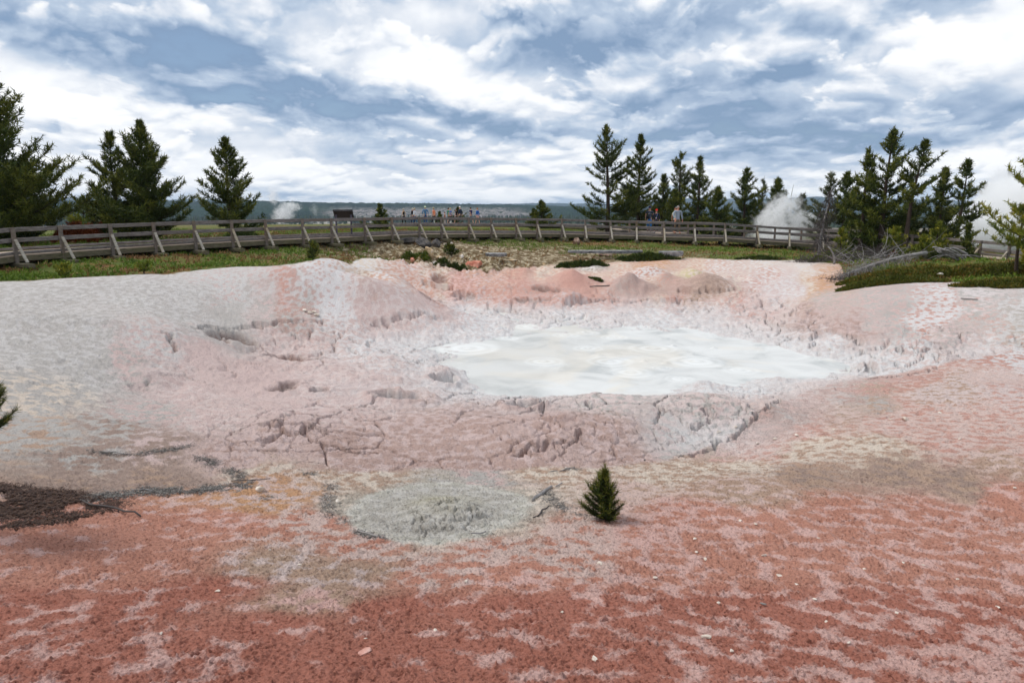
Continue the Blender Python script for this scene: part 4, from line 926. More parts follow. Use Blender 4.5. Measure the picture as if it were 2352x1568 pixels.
far_kw = dict(K=8, L=.24, Wd=.046)
pine_px(-22, 120, 205, 34, 11, 'largest broad dark pine, cut by the left edge of the photo', gap=.02, per=11, step=.34, prof=0.74, **far_kw)
pine_px(352, 284, 96, 38, 12, 'broad bushy pine with full crown behind the boardwalk, taller of a touching pair', gap=.03, per=8.5, step=.34, prof=0.72, **far_kw)
pine_px(281, 306, 56, 38.8, 13, 'narrower pine growing against the left side of the broad bushy pine', gap=.03, per=6, step=.36, prof=0.62, **far_kw)
pine_px(537, 320, 70, 40, 14, 'lone medium pine with visible trunk, right of the broad bushy pair', gap=.05, per=5.4, step=.29, prof=0.66, **far_kw)
pine_px(205, 452, 46, 60, 15, 'small distant yellow green pine above the rust brown shrubs', gap=.02, per=6, step=.3, mat=M_PINE2, **far_kw)
pine_px(877, 470, 27, 52, 16, 'small cone shaped pine standing alone left of the line of walkers', gap=.01, per=6, step=.2, K=7, L=.16, Wd=.06)
pine_px(1243, 461, 27, 66, 17, 'small pine standing alone between the walkers and the tallest open pine', gap=.02, per=6.5, step=.22, K=7, L=.2, Wd=.07)
pine_px(1226, 482, 16, 64, 47, 'low bushy pine touching the small lone pine near the hills', gap=.02, per=6, step=.2, K=7, L=.2, Wd=.07)
pine_px(1720/1.6327, 477, 15, 84, 18, 'tiny pine behind the white haired walker', gap=.02, per=5, step=.2, K=6, L=.16, Wd=.07)
pine_px(1653/1.6327, 487, 11, 84, 48, 'tiny pine between the orange shirt and the child', gap=.02, per=5, step=.2, K=6, L=.16, Wd=.07)
pine_px(1385, 287, 66, 52, 19, 'tallest open crowned pine with bare trunk showing, left end of the right hand row', gap=.06, per=4.6, step=.40, prof=0.50, open_=.12, leanpx=-8, **far_kw)
pine_px(1462, 313, 50, 55, 20, 'second tall pine of the row, narrow top and dense skirt behind the couple in caps', gap=.03, per=6, step=.34, prof=0.60, **far_kw)
pine_px(1517, 404, 34, 58, 21, 'shorter dark pine filling the gap beside the narrow topped pine', gap=.03, per=6, step=.32, prof=0.60, **far_kw)
pine_px(1553, 349, 50, 56, 22, 'open forked looking pine directly behind the grey sweater man', gap=.10, per=5, step=.38, prof=0.60, open_=.15, **far_kw)
pine_px(1597, 361, 42, 54, 23, 'slim pine with ragged right side just right of the forked looking pine', gap=.06, per=5, step=.34, prof=0.60, open_=.1, **far_kw)
pine_px(1545, 440, 30, 53, 49, 'low bushy dark pine at the foot of the forked looking pine', gap=.02, per=6, step=.28, prof=0.60, **far_kw)
pine_px(1640, 433, 38, 52, 24, 'short dense pyramid pine in the middle of the right hand row', gap=.02, per=6.5, step=.28, prof=0.70, **far_kw)
pine_px(1702, 388, 48, 54, 25, 'pointed pine with upswept branches left of the middle steam plume', gap=.04, per=5.6, step=.33, prof=0.60, **far_kw)
pine_px(1741, 412, 24, 58, 26, 'thin grey green pine behind the pointed pine', gap=.25, per=4.2, step=.34, prof=0.60, mat=M_FIRGREY, open_=.1, **far_kw)
pine_px(1772, 410, 38, 53, 27, 'dark conical pine rising directly left of the middle steam plume', gap=.03, per=6, step=.3, prof=0.60, **far_kw)
pine_px(1830, 448, 34, 60, 28, 'small pine half veiled by the middle steam plume', gap=.03, per=6, step=.3, prof=0.60, mat=M_FIRGREY, **far_kw)
pine_px(1892, 396, 42, 49, 29, 'sparse greyish pine at the left end of the tall right thicket', gap=.08, per=4.6, step=.34, prof=0.60, open_=.15, mat=M_FIRGREY, **far_kw)
pine_px(1929, 398, 44, 48, 30, 'dark pine between the greyish pine and the tallest thicket pine', gap=.04, per=5.6, step=.33, prof=0.60, **far_kw)
pine_px(1972, 342, 46, 40.5, 31, 'tall thicket pine with narrow top, left neighbour of the tallest one', gap=.12, per=5, step=.34, prof=0.60, open_=.05, K=8, L=.22, Wd=.05)
pine_px(2022, 295, 58, 39.5, 32, 'tallest pine of the right thicket with jagged pointed top', gap=.14, per=5.6, step=.34, prof=0.60, leanpx=6, K=8, L=.22, Wd=.05)
pine_px(2096, 328, 50, 38, 33, 'leaning open pine with bare lower trunk in the right thicket', gap=.40, per=4.4, step=.30, prof=0.60, open_=.05, leanpx=22, K=8, L=.22, Wd=.05)
pine_px(2148, 389, 44, 40, 34, 'dense dark pine right of the leaning open pine', gap=.04, per=6, step=.32, prof=0.60, K=8, L=.22, Wd=.05)
pine_px(2198, 371, 38, 43, 35, 'open rounded pine with bare dark trunk at the right end of the thicket', gap=.36, per=4.4, step=.34, prof=0.60, open_=.1, leanpx=6, K=8, L=.22, Wd=.05)
pine_px(2075, 470, 60, 41.5, 50, 'low spreading dark pine filling the middle of the right thicket', gap=.02, per=7, step=.26, prof=0.60, K=8, L=.22, Wd=.055)
pine_px(2000, 480, 55, 42.5, 51, 'low spreading dark pine under the tall narrow topped thicket pine', gap=.02, per=7, step=.26, prof=0.60, K=8, L=.22, Wd=.055)
pine_px(2165, 478, 48, 41, 52, 'low spreading dark pine beside the right steam cloud', gap=.02, per=7, step=.26, prof=0.60, K=8, L=.22, Wd=.055)
pine_px(2243, 422, 22, 62, 36, 'thin snag like pine dipping into the right steam cloud', gap=.35, per=3.6, step=.4, prof=0.60, mat=M_FIRGREY, open_=.2, **far_kw)
pine_px(2292, 390, 20, 66, 37, 'skinny pine rising above the right steam cloud', gap=.4, per=3.4, step=.42, prof=0.60, mat=M_FIRGREY, open_=.2, **far_kw)
pine_px(2331, 381, 30, 72, 38, 'faint pine seen through the top of the right steam cloud', gap=.3, per=4.4, step=.4, prof=0.60, mat=M_FIRGREY, **far_kw)
pine_px(2415, 290, 120, 24, 39, 'near pine with reaching branches, cut by the right edge of the photo', gap=.10, per=6, step=.30, prof=0.60, open_=.05, K=10, L=.17, Wd=.034, mat=M_PINE2)
pine_px(2335, 470, 46, 25.5, 40, 'slim young pine with grey stem in front of the right edge pine', gap=.42, per=4, step=.2, prof=0.60, K=8, L=.14, Wd=.03, mat=M_PINE2)
young = dict(K=8, L=.13, Wd=.036, step=.15, per=5, prof=0.70, group='young pines in front of the boardwalk', name='young_pine', tipup=.9)
pine_px(2050, 523, 26, 35, 41, 'young yellow green pine with rust red dead twigs at its foot', gap=.25, mat=M_PINE2, **young)
pine_px(2146, 515, 36, 34.5, 42, 'fullest young yellow green pine, right of the one with rust red twigs', gap=.02, mat=M_PINE2, **young)
pine_px(2118, 545, 26, 33.5, 53, 'low young pine at the left foot of the fullest young pine', gap=.02, mat=M_PINE2, **young)
pine_px(1927, 527, 20, 36.5, 43, 'young pine before the railing at the left end of the thicket', gap=.05, mat=M_PINE2, **young)
pine_px(2217, 516, 18, 32.5, 44, 'spindly young pine with upright candles in front of the right steam', gap=.12, mat=M_PINE, **young)
pine_px(144, 608, 17, 21.0, 45, 'tiny yellowish pine in the grass near the left edge', gap=.02, mat=M_PINE2, K=8, L=.09, Wd=.022, step=.08, per=5, prof=0.70, group='young pines in front of the boardwalk', name='young_pine', tipup=.9)
pine_px(330, 607, 20, 22.6, 46, 'tiny pine at the edge of the white mud left of the hump', gap=.02, mat=M_PINE2, K=8, L=.09, Wd=.022, step=.08, per=5, prof=0.70, group='young pines in front of the boardwalk', name='young_pine', tipup=.9)
pine_px(721, 558, 17, 26.6, 54, 'upright young pine standing just behind the white hump', gap=.02, mat=M_PINE, K=8, L=.12, Wd=.03, step=.12, per=5, prof=0.75, group='young pines in front of the boardwalk', name='young_pine', tipup=.9)
pine_px(1038, 568, 22, 36.6, 55, 'dark young pine among the boulders in the middle of the far bank', gap=.01, mat=M_PINE, K=8, L=.14, Wd=.05, step=.14, per=7, prof=0.60, group='young pines in front of the boardwalk', name='young_pine', tipup=.9)
# the two near ones, needle by needle
def near_pine(x, ytop, Y, R_, seed, label, H=None, gap=.02):
    X, z = at(x, 1190, Y)[0], 0; z = gz(X, Y); H = H or at(x, ytop, Y)[2]-z
    rs = np.random.RandomState(seed); root = empty('young_pine', (X, Y, z-.01)); tag(root, label, 'tree', 'young pines on the bare near bank')
    m = MB(); m.tube([(0, 0, H*k/6) for k in range(7)], [.016*(1-k/7)*H/.55+.002 for k in range(7)], 6); T = []
    nb = int(85*H/.55)
    for b in range(nb):
        t = (b/nb)**1.15; az = b*2.399+rs.uniform(-.4, .4); Lb = (R_*(1-t)**.85*(1.12 if math.cos(az-2.7) > .2 else .82)+.015)*rs.uniform(.55, 1.15); h = H*(gap+(.88-gap)*t)
        e0 = .15+.9*t; pts_ = []
        for k in range(5):
            q = k/4; pts_.append(np.array([math.cos(az)*Lb*q*math.cos(e0), math.sin(az)*Lb*q*math.cos(e0), h+Lb*q*math.sin(e0)+.35*Lb*q*q]))
        m.tube(pts_, [.006*(1-k/5)+.0015 for k in range(5)], 4, cap=False)
        n_ = max(3, int(Lb/.018))
        for k in range(n_):
            q = .25+.75*k/(n_-1); i = min(int(q*4), 3); f = q*4-i; p = pts_[i]*(1-f)+pts_[i+1]*f; dv = pts_[i+1]-pts_[i]
            T.append([*p, *(dv/np.linalg.norm(dv)+[0, 0, .4]), .05+.3*q+rs.normal(0, .05)+.5*(k == n_-1)])
    for k in range(14): T.append([0, 0, H*(.80+.20*k/13), 0, 0, 1, .45+.03*k])
    m.build('trunk', M_BARK, root, True)
    tufts_mesh('crown', T, M_PINE, root, 14, .060, .0050, rs)
near_pine(1387, 1071, 6.42, .235, 61, 'small dark bushy pine seedling growing alone on the red speckled bank')
near_pine(-62, 740, 5.6, .46, 62, 'near pine whose needle tips poke in at the left edge of the photo', H=2.0, gap=.38)

def shrub(name, x, Y, rx, ry, h, seed, label, mat, cat='shrub', n=900, K=7, L=.12, Wd=.04, group=None, twigs=None, hit_=None, tone=.4):
    rs = np.random.RandomState(seed)
    X, z0 = (at(x, 600, Y)[0], 0) if hit_ is None else hit_
    a = rs.uniform(0, 2*math.pi, n); q = np.sqrt(rs.uniform(0, 1, n)); wob = 1+.22*np.sin(a*3+seed)+.12*np.sin(a*5+seed*2)
    dx = np.cos(a)*q*rx*wob; dy = np.sin(a)*q*ry*wob
    bump = h*np.clip(1-q**2.6, .05, 1)*(.62+.6*(fbm(dx*1.6/max(rx, .3)*1.5+seed, dy*3+seed, 3)+.3))
    g = height(X+dx, Y+dy); zc = gz(X, Y)
    zz = g-zc+bump*rs.uniform(.55, 1.0, n)
    ax = np.stack([np.cos(a)*q*.8, np.sin(a)*q*.8, np.full(n, .8)], 1)
    pt = fbm(dx*2+seed, dy*2, 3)
    T = np.c_[dx, dy, zz, ax, tone+.25*pt+rs.normal(0, .08, n)]
    root = empty(name, (X, Y, zc)); tag(root, label, cat, group)
    tufts_mesh('foliage', T, mat, root, K, L, Wd, rs)
    m = MB(); random.seed(seed)
    for k in range(12):
        i = rs.randint(n); m.tube([(0, 0, -.02), (dx[i]*.5, dy[i]*.5, (g[i]-zc)*.5+h*.3), (dx[i], dy[i], zz[i])], [.02, .014, .005], 4)
    m.build('stems', M_DARKW, root)
    return root
G_J = 'juniper mats at the right edge of the mud'
shrub('juniper_mat', 2050, 25.2, 1.95, .75, .26, 3, 'nearest dark juniper mat spilling onto the pale mud, front of the group', M_JUN, 'juniper', 3600, 7, .11, .035, G_J)
shrub('juniper_mat', 2095, 27.6, 2.7, .9, .30, 4, 'long rusty tinged juniper mat directly below the fallen log', M_JUN, 'juniper', 3800, 7, .12, .038, G_J, tone=.5)
shrub('juniper_mat', 2225, 27.0, 2.2, 1.0, .28, 5, 'juniper mat under the twisted root stump', M_JUN, 'juniper', 3200, 7, .12, .038, G_J, tone=.5)
shrub('juniper_mat', 2335, 22.6, 1.6, .6, .24, 6, 'separate juniper mat at the right edge of the photo', M_JUN, 'juniper', 2600, 7, .10, .032, G_J, tone=.45)
shrub('juniper_mat', 2330, 26.2, 1.5, .9, .4, 7, 'taller dark juniper mound beneath the right edge pine', M_JUN, 'juniper', 2400, 7, .12, .036, G_J)
shrub('shrub', 2100, 34.2, 1.6, .7, .7, 8, 'green scrub under the young pines right of the brush pile', M_PINE2, 'shrub', 1500, 7, .14, .045, 'green scrub among the thicket')
shrub('shrub', 2192, 33.5, 1.4, .7, .6, 9, 'green scrub between the spindly young pine and the railing', M_PINE, 'shrub', 1300, 7, .14, .045, 'green scrub among the thicket')
shrub('shrub', 1930, 36.0, 1.6, .6, .55, 10, 'green scrub at the foot of the leaning dead tree', M_PINE2, 'shrub', 1300, 7, .14, .045, 'green scrub among the thicket')
shrub('dead_shrub', 178, 37, 1.1, .7, 1.1, 21, 'rust brown dead shrub right of the largest pine', M_DEADN, 'shrub', 1500, 7, .16, .05, 'rust brown dead shrubs behind the left boardwalk')
shrub('dead_shrub', 228, 39, .9, .7, 1.0, 22, 'rust brown dead shrub touching the narrower pine', M_DEADN, 'shrub', 1200, 7, .16, .05, 'rust brown dead shrubs behind the left boardwalk', tone=.55)
shrub('dead_shrub', 2052, 34.6, .35, .3, .55, 23, 'small rust red dead branch clump at the foot of a young pine', M_DEADN, 'shrub', 260, 7, .11, .04)
shrub('shrub', 560, 39, .8, .5, .35, 24, 'low dark shrub at the foot of the lone medium pine', M_PINE, 'shrub', 500, 7, .14, .045)
shrub('shrub', 2230/1.6327, 35.2, .55, .4, .35, 25, 'dark green cushion on the bank below the long stone slab', M_PINE, 'shrub', 500, 6, .09, .04, 'green cushions on the far bank')
shrub('shrub', 2420/1.6327, 37.2, 1.5, .45, .42, 26, 'wide dark green cushion left of the short grey slab', M_PINE, 'shrub', 1300, 6, .10, .04, 'green cushions on the far bank')
shrub('shrub', 2170/1.6327, 35.8, 1.3, .4, .3, 27, 'wide dark green cushion at the mud edge in the middle', M_PINE, 'shrub', 1000, 6, .10, .04, 'green cushions on the far bank')
shrub('shrub', 1690/1.6327, 33.6, .9, .4, .3, 28, 'low dark plants in the gully below the pale boulder', M_PINE, 'shrub', 700, 6, .09, .035, 'green cushions on the far bank')
shrub('shrub', 1560/1.6327, 34.6, .8, .7, .45, 29, 'mossy dark hump at the left rim of the gully', M_PINE2, 'shrub', 1000, 6, .09, .035, 'green cushions on the far bank', tone=.3)
shrub('shrub', 2240/1.6327, 31.6, .32, .22, .12, 30, 'little dark plant clump among the mud cones', M_PINE, 'shrub', 200, 6, .07, .03)
shrub('shrub', 2860/1.6327, 37.0, 1.2, .35, .22, 31, 'low dark green patch on the pale mud left of the red bare spot', M_PINE, 'shrub', 700, 6, .08, .035, 'green cushions on the far bank')

# ------------------------------------------------------------------ dead wood
def dead_tree():
    X, z = ground_at(1878, 37.2); root = empty('dead_tree', (X, 37.2, z)); tag(root, 'grey leafless dead tree with drooping branches in front of the railing', 'tree')
    rs = np.random.RandomState(5); m = MB(); H = at(1905, 432, 37.2)[2]-z; P = [np.array([.35*(k/10)**1.6*H*.35+.02*math.sin(k), 0, H*k/10]) for k in range(11)]
    m.tube(P, [.085*(1-k/10.5)+.008 for k in range(11)], 7); m.build('trunk', M_GREYW, root, True); m = MB()
    for b in range(120):
        t = rs.uniform(.12, .97); i = int(t*10); c0 = P[i]+(P[min(i+1, 10)]-P[i])*(t*10-i); az = rs.uniform(0, 6.28); Lb = (1-t*.72)*rs.uniform(.45, 1.15)
        pts_ = [c0+np.array([math.cos(az)*Lb*q, math.sin(az)*Lb*q, Lb*(.25*math.sin(q*2.2)-.75*q*q)])+rs.normal(0, .02, 3) for q in np.linspace(0, 1, 6)]
        m.tube(pts_, [.014*(1-k/6)+.004 for k in range(6)], 4)
        for k in range(3):
            p = pts_[rs.randint(2, 5)]; m.tube([p, p+rs.normal(0, .12, 3)+[0, 0, -.10], p+rs.normal(0, .2, 3)+[0, 0, -.25]], [.006, .005, .004], 3)
    m.build('branches', M_DARKW, root)
dead_tree()
def snag():
    X, z = ground_at(1806, 56); root = empty('dead_tree', (X, 56, z)); tag(root, 'thin bare snag poking above the middle steam plume', 'tree')
    m = MB(); H = at(1806, 424, 56)[2]-z; m.tube([(0, 0, 0), (.05, 0, H*.5), (.0, 0, H*.8), (.12, 0, H)], [.05, .04, .025, .012], 5); m.build('trunk', M_GREYW, root)
snag()
def fallen_log():
    a = Vector(at(1940, 633, 29.0)); b = Vector(at(2125, 603, 30.2)); a.z = gz(a.x, a.y)+.08; b.z = max(b.z, gz(b.x, b.y)+.35)
    root = empty('fallen_log', a); tag(root, 'long bleached fallen log with spiky side branches above the juniper mats', 'log')
    rs = np.random.RandomState(8); d = b-a; m = MB()
    P = [np.array(d)*t+np.array([0, 0, .18*math.sin(t*2.6)]) for t in np.linspace(0, 1, 12)]
    m.tube(P, [.03+.055*math.sqrt(t) for t in np.linspace(0, 1, 12)], 8); m.build('trunk', M_GREYW, root, True); m = MB()
    for k in range(130):
        t = rs.uniform(-.06, .8)**1.0; t = max(t, 0); c0 = np.array(d)*t+np.array([0, 0, .18*math.sin(t*2.6)]); L_ = rs.uniform(.3, .95)*(1.1-t*.5); az = rs.uniform(0, 6.28)
        dr_ = np.array([-.6+math.cos(az)*.6, math.sin(az)*.9, -.25+rs.uniform(-.2, .35)])
        pts_ = [c0+dr_*L_*q+np.array([0, 0, -.30*q*q*L_])+rs.normal(0, .02, 3) for q in np.linspace(0, 1, 5)]
        m.tube(pts_, [.012*(1-q)+.004 for q in np.linspace(0, 1, 5)], 4)
        for j in range(3):
            p = pts_[rs.randint(1, 5)]; m.tube([p, p+rs.normal(0, .12, 3), p+rs.normal(0, .22, 3)], [.006, .005, .004], 3)
    m.build('branches', M_GREYW, root)
fallen_log()
def brush(x, Y, rx, ry, h, n, seed, label, mat, lng=1.2, group=None, name='brush_pile'):
    X, z = ground_at(x, Y); root = empty(name, (X, Y, z)); tag(root, label, 'brush', group); rs = np.random.RandomState(seed); m = MB()
    for k in range(n):
        c0 = np.array([rs.uniform(-rx, rx), rs.uniform(-ry, ry), rs.uniform(0, h*.6)]); az = rs.uniform(0, 6.28); L_ = lng*rs.uniform(.4, 1.1)
        dr_ = np.array([math.cos(az), math.sin(az)*.7, rs.uniform(-.1, .55)]); bend = rs.normal(0, .22, 3)
        pts_ = [c0+dr_*L_*q+bend*q*q*L_ for q in np.linspace(0, 1, 6)]; pts_ = [np.array([p[0], p[1], max(p[2], .01)]) for p in pts_]
        r_ = rs.uniform(.006, .022); m.tube(pts_, [r_*(1-q)+.004 for q in np.linspace(0, 1, 6)], 4)
        for j in range(3):
            p = pts_[rs.randint(1, 6)]; m.tube([p, p+rs.normal(0, .12, 3), p+rs.normal(0, .24, 3)], [.006, .005, .003], 3)
    m.build('branches', mat, root)
brush(1992, 34.2, 2.6, .8, .7, 130, 31, 'tangled heap of dark dead branches under the thicket', M_DARKW, 1.4)
brush(2010, 31.8, 1.9, .5, .55, 46, 32, 'pale curling dead branches lying in front of the dark heap', M_GREYW, 1.6)
brush(1880, 35.6, 1.3, .5, .25, 60, 33, 'dark twigs scattered at the foot of the leaning dead tree', M_DARKW, .8)
brush(1945, 28.4, .9, .5, .12, 40, 34, 'dark broken twigs on the pale mud at the thin end of the log', M_DARKW, .35)
def bent_stick(x, y, Y, label, pts_, r_, mat, name='dead_branch'):
    X, z = ground_at(x, Y); root = tag_obj = None
    m = MB(); m.tube([Vector(p) for p in pts_], r_, 6); o = m.build(name, mat, None, True); o.location = (X, Y, z); tag(o, label, 'branch'); return o
bent_stick(1916, 0, 33.3, 'pale bent branch standing upright at the mud edge left of the log', [(0, 0, -.05), (.02, 0, .2), (-.08, 0, .5), (-.22, 0, .72), (-.36, 0, .86)], [.06, .05, .042, .034, .03], M_GREYW)
def stump():
    X, z = ground_at(2192, 30.2); root = empty('root_stump', (X, 30.2, z)); tag(root, 'twisted grey root stump beside the end of the fallen log', 'stump'); rs = np.random.RandomState(4)
    m = MB(); 
    for k in range(34):
        a0 = rs.uniform(-.5, 3.6); R_ = rs.uniform(.25, .75); c = np.array([rs.uniform(-.35, .35), rs.uniform(-.3, .3), .0]); tl = rs.uniform(-.6, .6)
        pts_ = [c+np.array([math.cos(a0+q*1.9)*R_, tl*q*.4+math.sin(q*4)*.06, abs(math.sin(a0*.4+q*1.6))*R_*.8+.04]) for q in np.linspace(0, 1, 8)]
        r0 = rs.uniform(.025, .07); m.tube(pts_, [r0*(1-.75*q) for q in np.linspace(0, 1, 8)], 6)
    m.build('body', M_GREYW, root, True); m = MB()
    for k in range(16):
        az = rs.uniform(0, 6.28); L_ = rs.uniform(.5, 1.5); m.tube([np.array([math.cos(az)*L_*q, math.sin(az)*L_*q*.5, .22+.2*math.sin(q*2.5)-.25*q]) for q in np.linspace(0, 1, 6)], [.028*(1-q)+.005 for q in np.linspace(0, 1, 6)], 5)
    m.build('roots', M_GREYW, root, True)
stump()

# ------------------------------------------------------------------ rocks
def rock(x, Y, r3, seed, label, mat, rot=0, name='rock', group=None, sub=3, sink=.15, xyz=None, rough=.32):
    X, z = ground_at(x, Y) if xyz is None else (xyz[0], xyz[2]); Y = Y if xyz is None else xyz[1]
    bm = bmesh.new(); bmesh.ops.create_icosphere(bm, subdivisions=sub, radius=1)
    co = np.array([v.co[:] for v in bm.verts]); rs = np.random.RandomState(seed)
    for k in range(12):      # broken faces
        n_ = rs.normal(size=3); n_ /= np.linalg.norm(n_); dd = rs.uniform(.42, .8); over = np.clip(co @ n_-dd, 0, None); co = co-over[:, None]*n_*.92
    co += (fbm(co[:, 0]*2+seed, co[:, 1]*2+co[:, 2]*1.7, 4, .6)*rough*.5)[:, None]*co
    for v, c_ in zip(bm.verts, co): v.co = Vector(c_*np.array(r3))
    me = bpy.data.meshes.new(name); bm.to_mesh(me); bm.free(); me.materials.append(mat)
    o = bpy.data.objects.new(name, me); C.objects.link(o); o.location = (X, Y, z+r3[2]*(1-2*sink)); o.rotation_euler = (0, 0, R(rot)); tag(o, label, 'rock', group); return o
def stone_mat(name, a, b, c3=None):
    m, t, bs = material(name); ob = t.add('ShaderNodeTexCoord').outputs['Object']
    n_ = t.noise(ob, 3.5, 7, .65); c = t.ramp(n_, [(.34, b), (.5, a), (.66, c3 or a)]); t.l.new(c, bs.inputs['Base Color'])
    bp = t.add('ShaderNodeBump'); bp.inputs['Strength'].default_value = .7; bp.inputs['Distance'].default_value = .05; t.l.new(t.noise(ob, 6, 8, .7), bp.inputs['Height']); t.l.new(bp.outputs[0], bs.inputs['Normal'])
    return m
M_STAN = stone_mat('tan stone', sr(196, 168, 130), sr(128, 106, 82), sr(206, 196, 180))
M_SWHT = stone_mat('white sinter stone', sr(222, 210, 196), sr(170, 152, 134), sr(232, 226, 220))
M_SDRK = stone_mat('dark lichen stone', sr(92, 88, 86), sr(46, 44, 44), sr(120, 112, 100))
M_SBRN = stone_mat('brown stone', sr(142, 116, 100), sr(84, 68, 60), sr(166, 146, 130))
M_SPNK = stone_mat('pink clod', sr(206, 158, 144), sr(170, 112, 98), sr(222, 190, 178))
M_SGRY = stone_mat('grey stone slab', sr(140, 140, 142), sr(80, 82, 86), sr(168, 166, 164))
M_SRED = stone_mat('red earth', sr(196, 126, 104), sr(160, 88, 70), sr(214, 164, 142))
rock(1613/1.6327, 35.0, (.30, .28, .46), 1, 'upright pale tan boulder in the gully of the far bank', M_STAN, 20, sink=.1)
rock(1624/1.6327, 34.5, (.22, .2, .14), 2, 'small pink white stone at the foot of the upright boulder', M_SWHT)
rock(1730/1.6327, 36.2, (.17, .15, .16), 3, 'small white block right of the dark young pine', M_SWHT, 10)
rock(1590/1.6327, 37.4, (.62, .35, .34), 4, 'rounded dark grey boulder at the top of the gully', M_SDRK, 40)
rock(1548/1.6327, 37.9, (.70, .35, .22), 5, 'wide dark lichen covered rock left of the rounded dark boulder', M_SDRK, 10)
rock(1634/1.6327, 38.1, (.34, .3, .27), 56, 'dark rock right of the rounded dark boulder', M_SDRK, 70)
rock(2161/1.6327, 43.2, (.34, .3, .30), 6, 'large brown boulder standing right against the boardwalk footing', M_SBRN, 0)
rock(1547/1.6327, 33.4, (.16, .12, .13), 7, 'small salmon pink rock at the end of the red earth tongue', M_SRED, 0)
rock(1775/1.6327, 34.6, (.62, .4, .34), 8, 'crumbling orange red mound in the middle of the far bank', M_SRED, 0, sink=.3, rough=.7)
rock(1925/1.6327, 37.4, (.28, .14, .07), 9, 'flat tan stone tilted beside the middle slab', M_STAN, 20)
rock(2275/1.6327, 39.0, (.46, .35, .2), 10, 'low brown grey rock on the dry ground above the long slab', M_SBRN, 0, sink=.3)
rock(3530/1.6327, 26.3, (.16, .06, .05), 57, 'white stick like stone on the juniper mat', M_SWHT, 0, sink=-1.6)
rs_ = np.random.RandomState(31)
for k in range(26):
    xx = rs_.uniform(1490, 2060); yy = rs_.uniform(33.8, 39.5); sz = rs_.uniform(.07, .20)
    rock(xx/1.6327, yy, (sz, sz*.8, sz*rs_.uniform(.4, .8)), 300+k, 'broken pale rock among the rubble of the gully below the boardwalk' if k % 3 else 'broken dark rock among the rubble of the gully below the boardwalk', (M_STAN if k % 2 else M_SWHT) if k % 3 else M_SDRK, rs_.uniform(0, 360), 'rock', 'broken pale rocks in the gully' if k % 3 else 'broken dark rocks in the gully', 2, .3)
def slab(x0, x1, Y, y0, h, dpt, label, seed, thick=.16):
    a = Vector(at(x0/1.6327, y0/1.6327, Y)); b = Vector(at(x1/1.6327, y0/1.6327, Y)); m = MB(); random.seed(seed); nx = 10
    V = []
    for k in range(nx+1):
        t = k/nx; x = a.x+(b.x-a.x)*t; e = .5+.5*math.sin(min(1, min(t, 1-t)*5)*math.pi/2)
        j = [random.uniform(-.03, .03) for _ in range(4)]
        V += [(x, Y-dpt/2*e+j[0], a.z+j[1]*.4), (x, Y+dpt/2*e, a.z+.02), (x, Y+dpt/2*e, a.z-thick), (x, Y-dpt/2*e+j[2]+.05, a.z-thick*e+j[3]*.4)]
    F = [(4*k+i, 4*k+4+i, 4*k+4+(i+1) % 4, 4*k+(i+1) % 4) for k in range(nx) for i in range(4)]+[(0, 1, 2, 3), (4*nx+3, 4*nx+2, 4*nx+1, 4*nx)]
    m.add(V, F); o = m.build('stone_slab', M_SGRY); tag(o, label, 'slab', 'flat stone ledges on the far bank')
slab(1820, 1900, 36.8, 950, 0, .5, 'short flat grey ledge with a dark hollow beneath, left of the others', 1)
slab(2130, 2410, 38.0, 940, 0, .4, 'longest thin grey ledge, partly overgrown by the dark cushions', 2, .15)
slab(2472, 2562, 37.4, 943, 0, .5, 'thick short grey ledge over a dark hollow at the mud edge', 3, .26)
# pale stones and chips lying about, every one its own
rs = np.random.RandomState(77)
chips = [(598,1128,.085,'large flat white flake near the needle litter'),(777,1155,.045,'rounded white stone at the left rim of the grey apron'),(2080,960,.09,'lumpy white stone on the right bank'),(2160,945,.05,'thin pale upright flake on the right bank'),(2045,962,.04,'small white stone left of the lumpy white stone'),
 (1378,1296,.03,None),(1622,1468,.035,None),(1365,1516,.03,None),(1755,1277,.03,None),(838,1498,.05,'pink crumbly clod near the bottom'),(1595,1240,.025,None),(1700,1195,.025,None),(1735,1205,.025,None),(1790,1322,.03,None),(1830,1345,.022,None),(1505,1330,.025,None),(1870,1380,.022,None),(1985,1310,.02,None),(2075,1295,.02,None),(1880,1235,.022,None),(2330,1120,.03,None),(1680,1500,.02,None),(1900,1430,.02,None),(1070,1340,.02,None),(1000,1450,.02,None),(690,1300,.025,None),(620,1265,.02,None),(500,1360,.02,None),(370,1455,.02,None),(1620,1285,.03,None),(1600,1270,.02,None),(1650,1390,.02,None),(1310,1080,.03,'small white stone behind the seedling pine'),(1300,1078,.02,None),(1480,1062,.03,'small dark stone at the foot of the near bank'),(1560,1070,.03,None),
 (700,715,.12,'pale block fallen from the white crust of the hump, uppermost'),(712,722,.10,None),(722,718,.11,None),(728,728,.12,None),(1905,805,.05,None),(1650,995,.05,None),(1690,985,.05,None),(1780,1010,.05,None),(1830,1000,.05,None),(1915,985,.04,None),(1740,1020,.04,None),(1700,1060,.03,None),(1990,1045,.03,None),(2205,1010,.03,None),(2120,1300,.02,None),(2200,1330,.02,None),(2290,1400,.02,None),(1950,1480,.02,None),(2060,1410,.02,None),(1290,1410,.016,None),(840,1470,.016,None),(1180,1380,.016,None)]
def hit_full(x, y):
    X, Y = hit2(x, y); return X, Y, gz(X, Y)
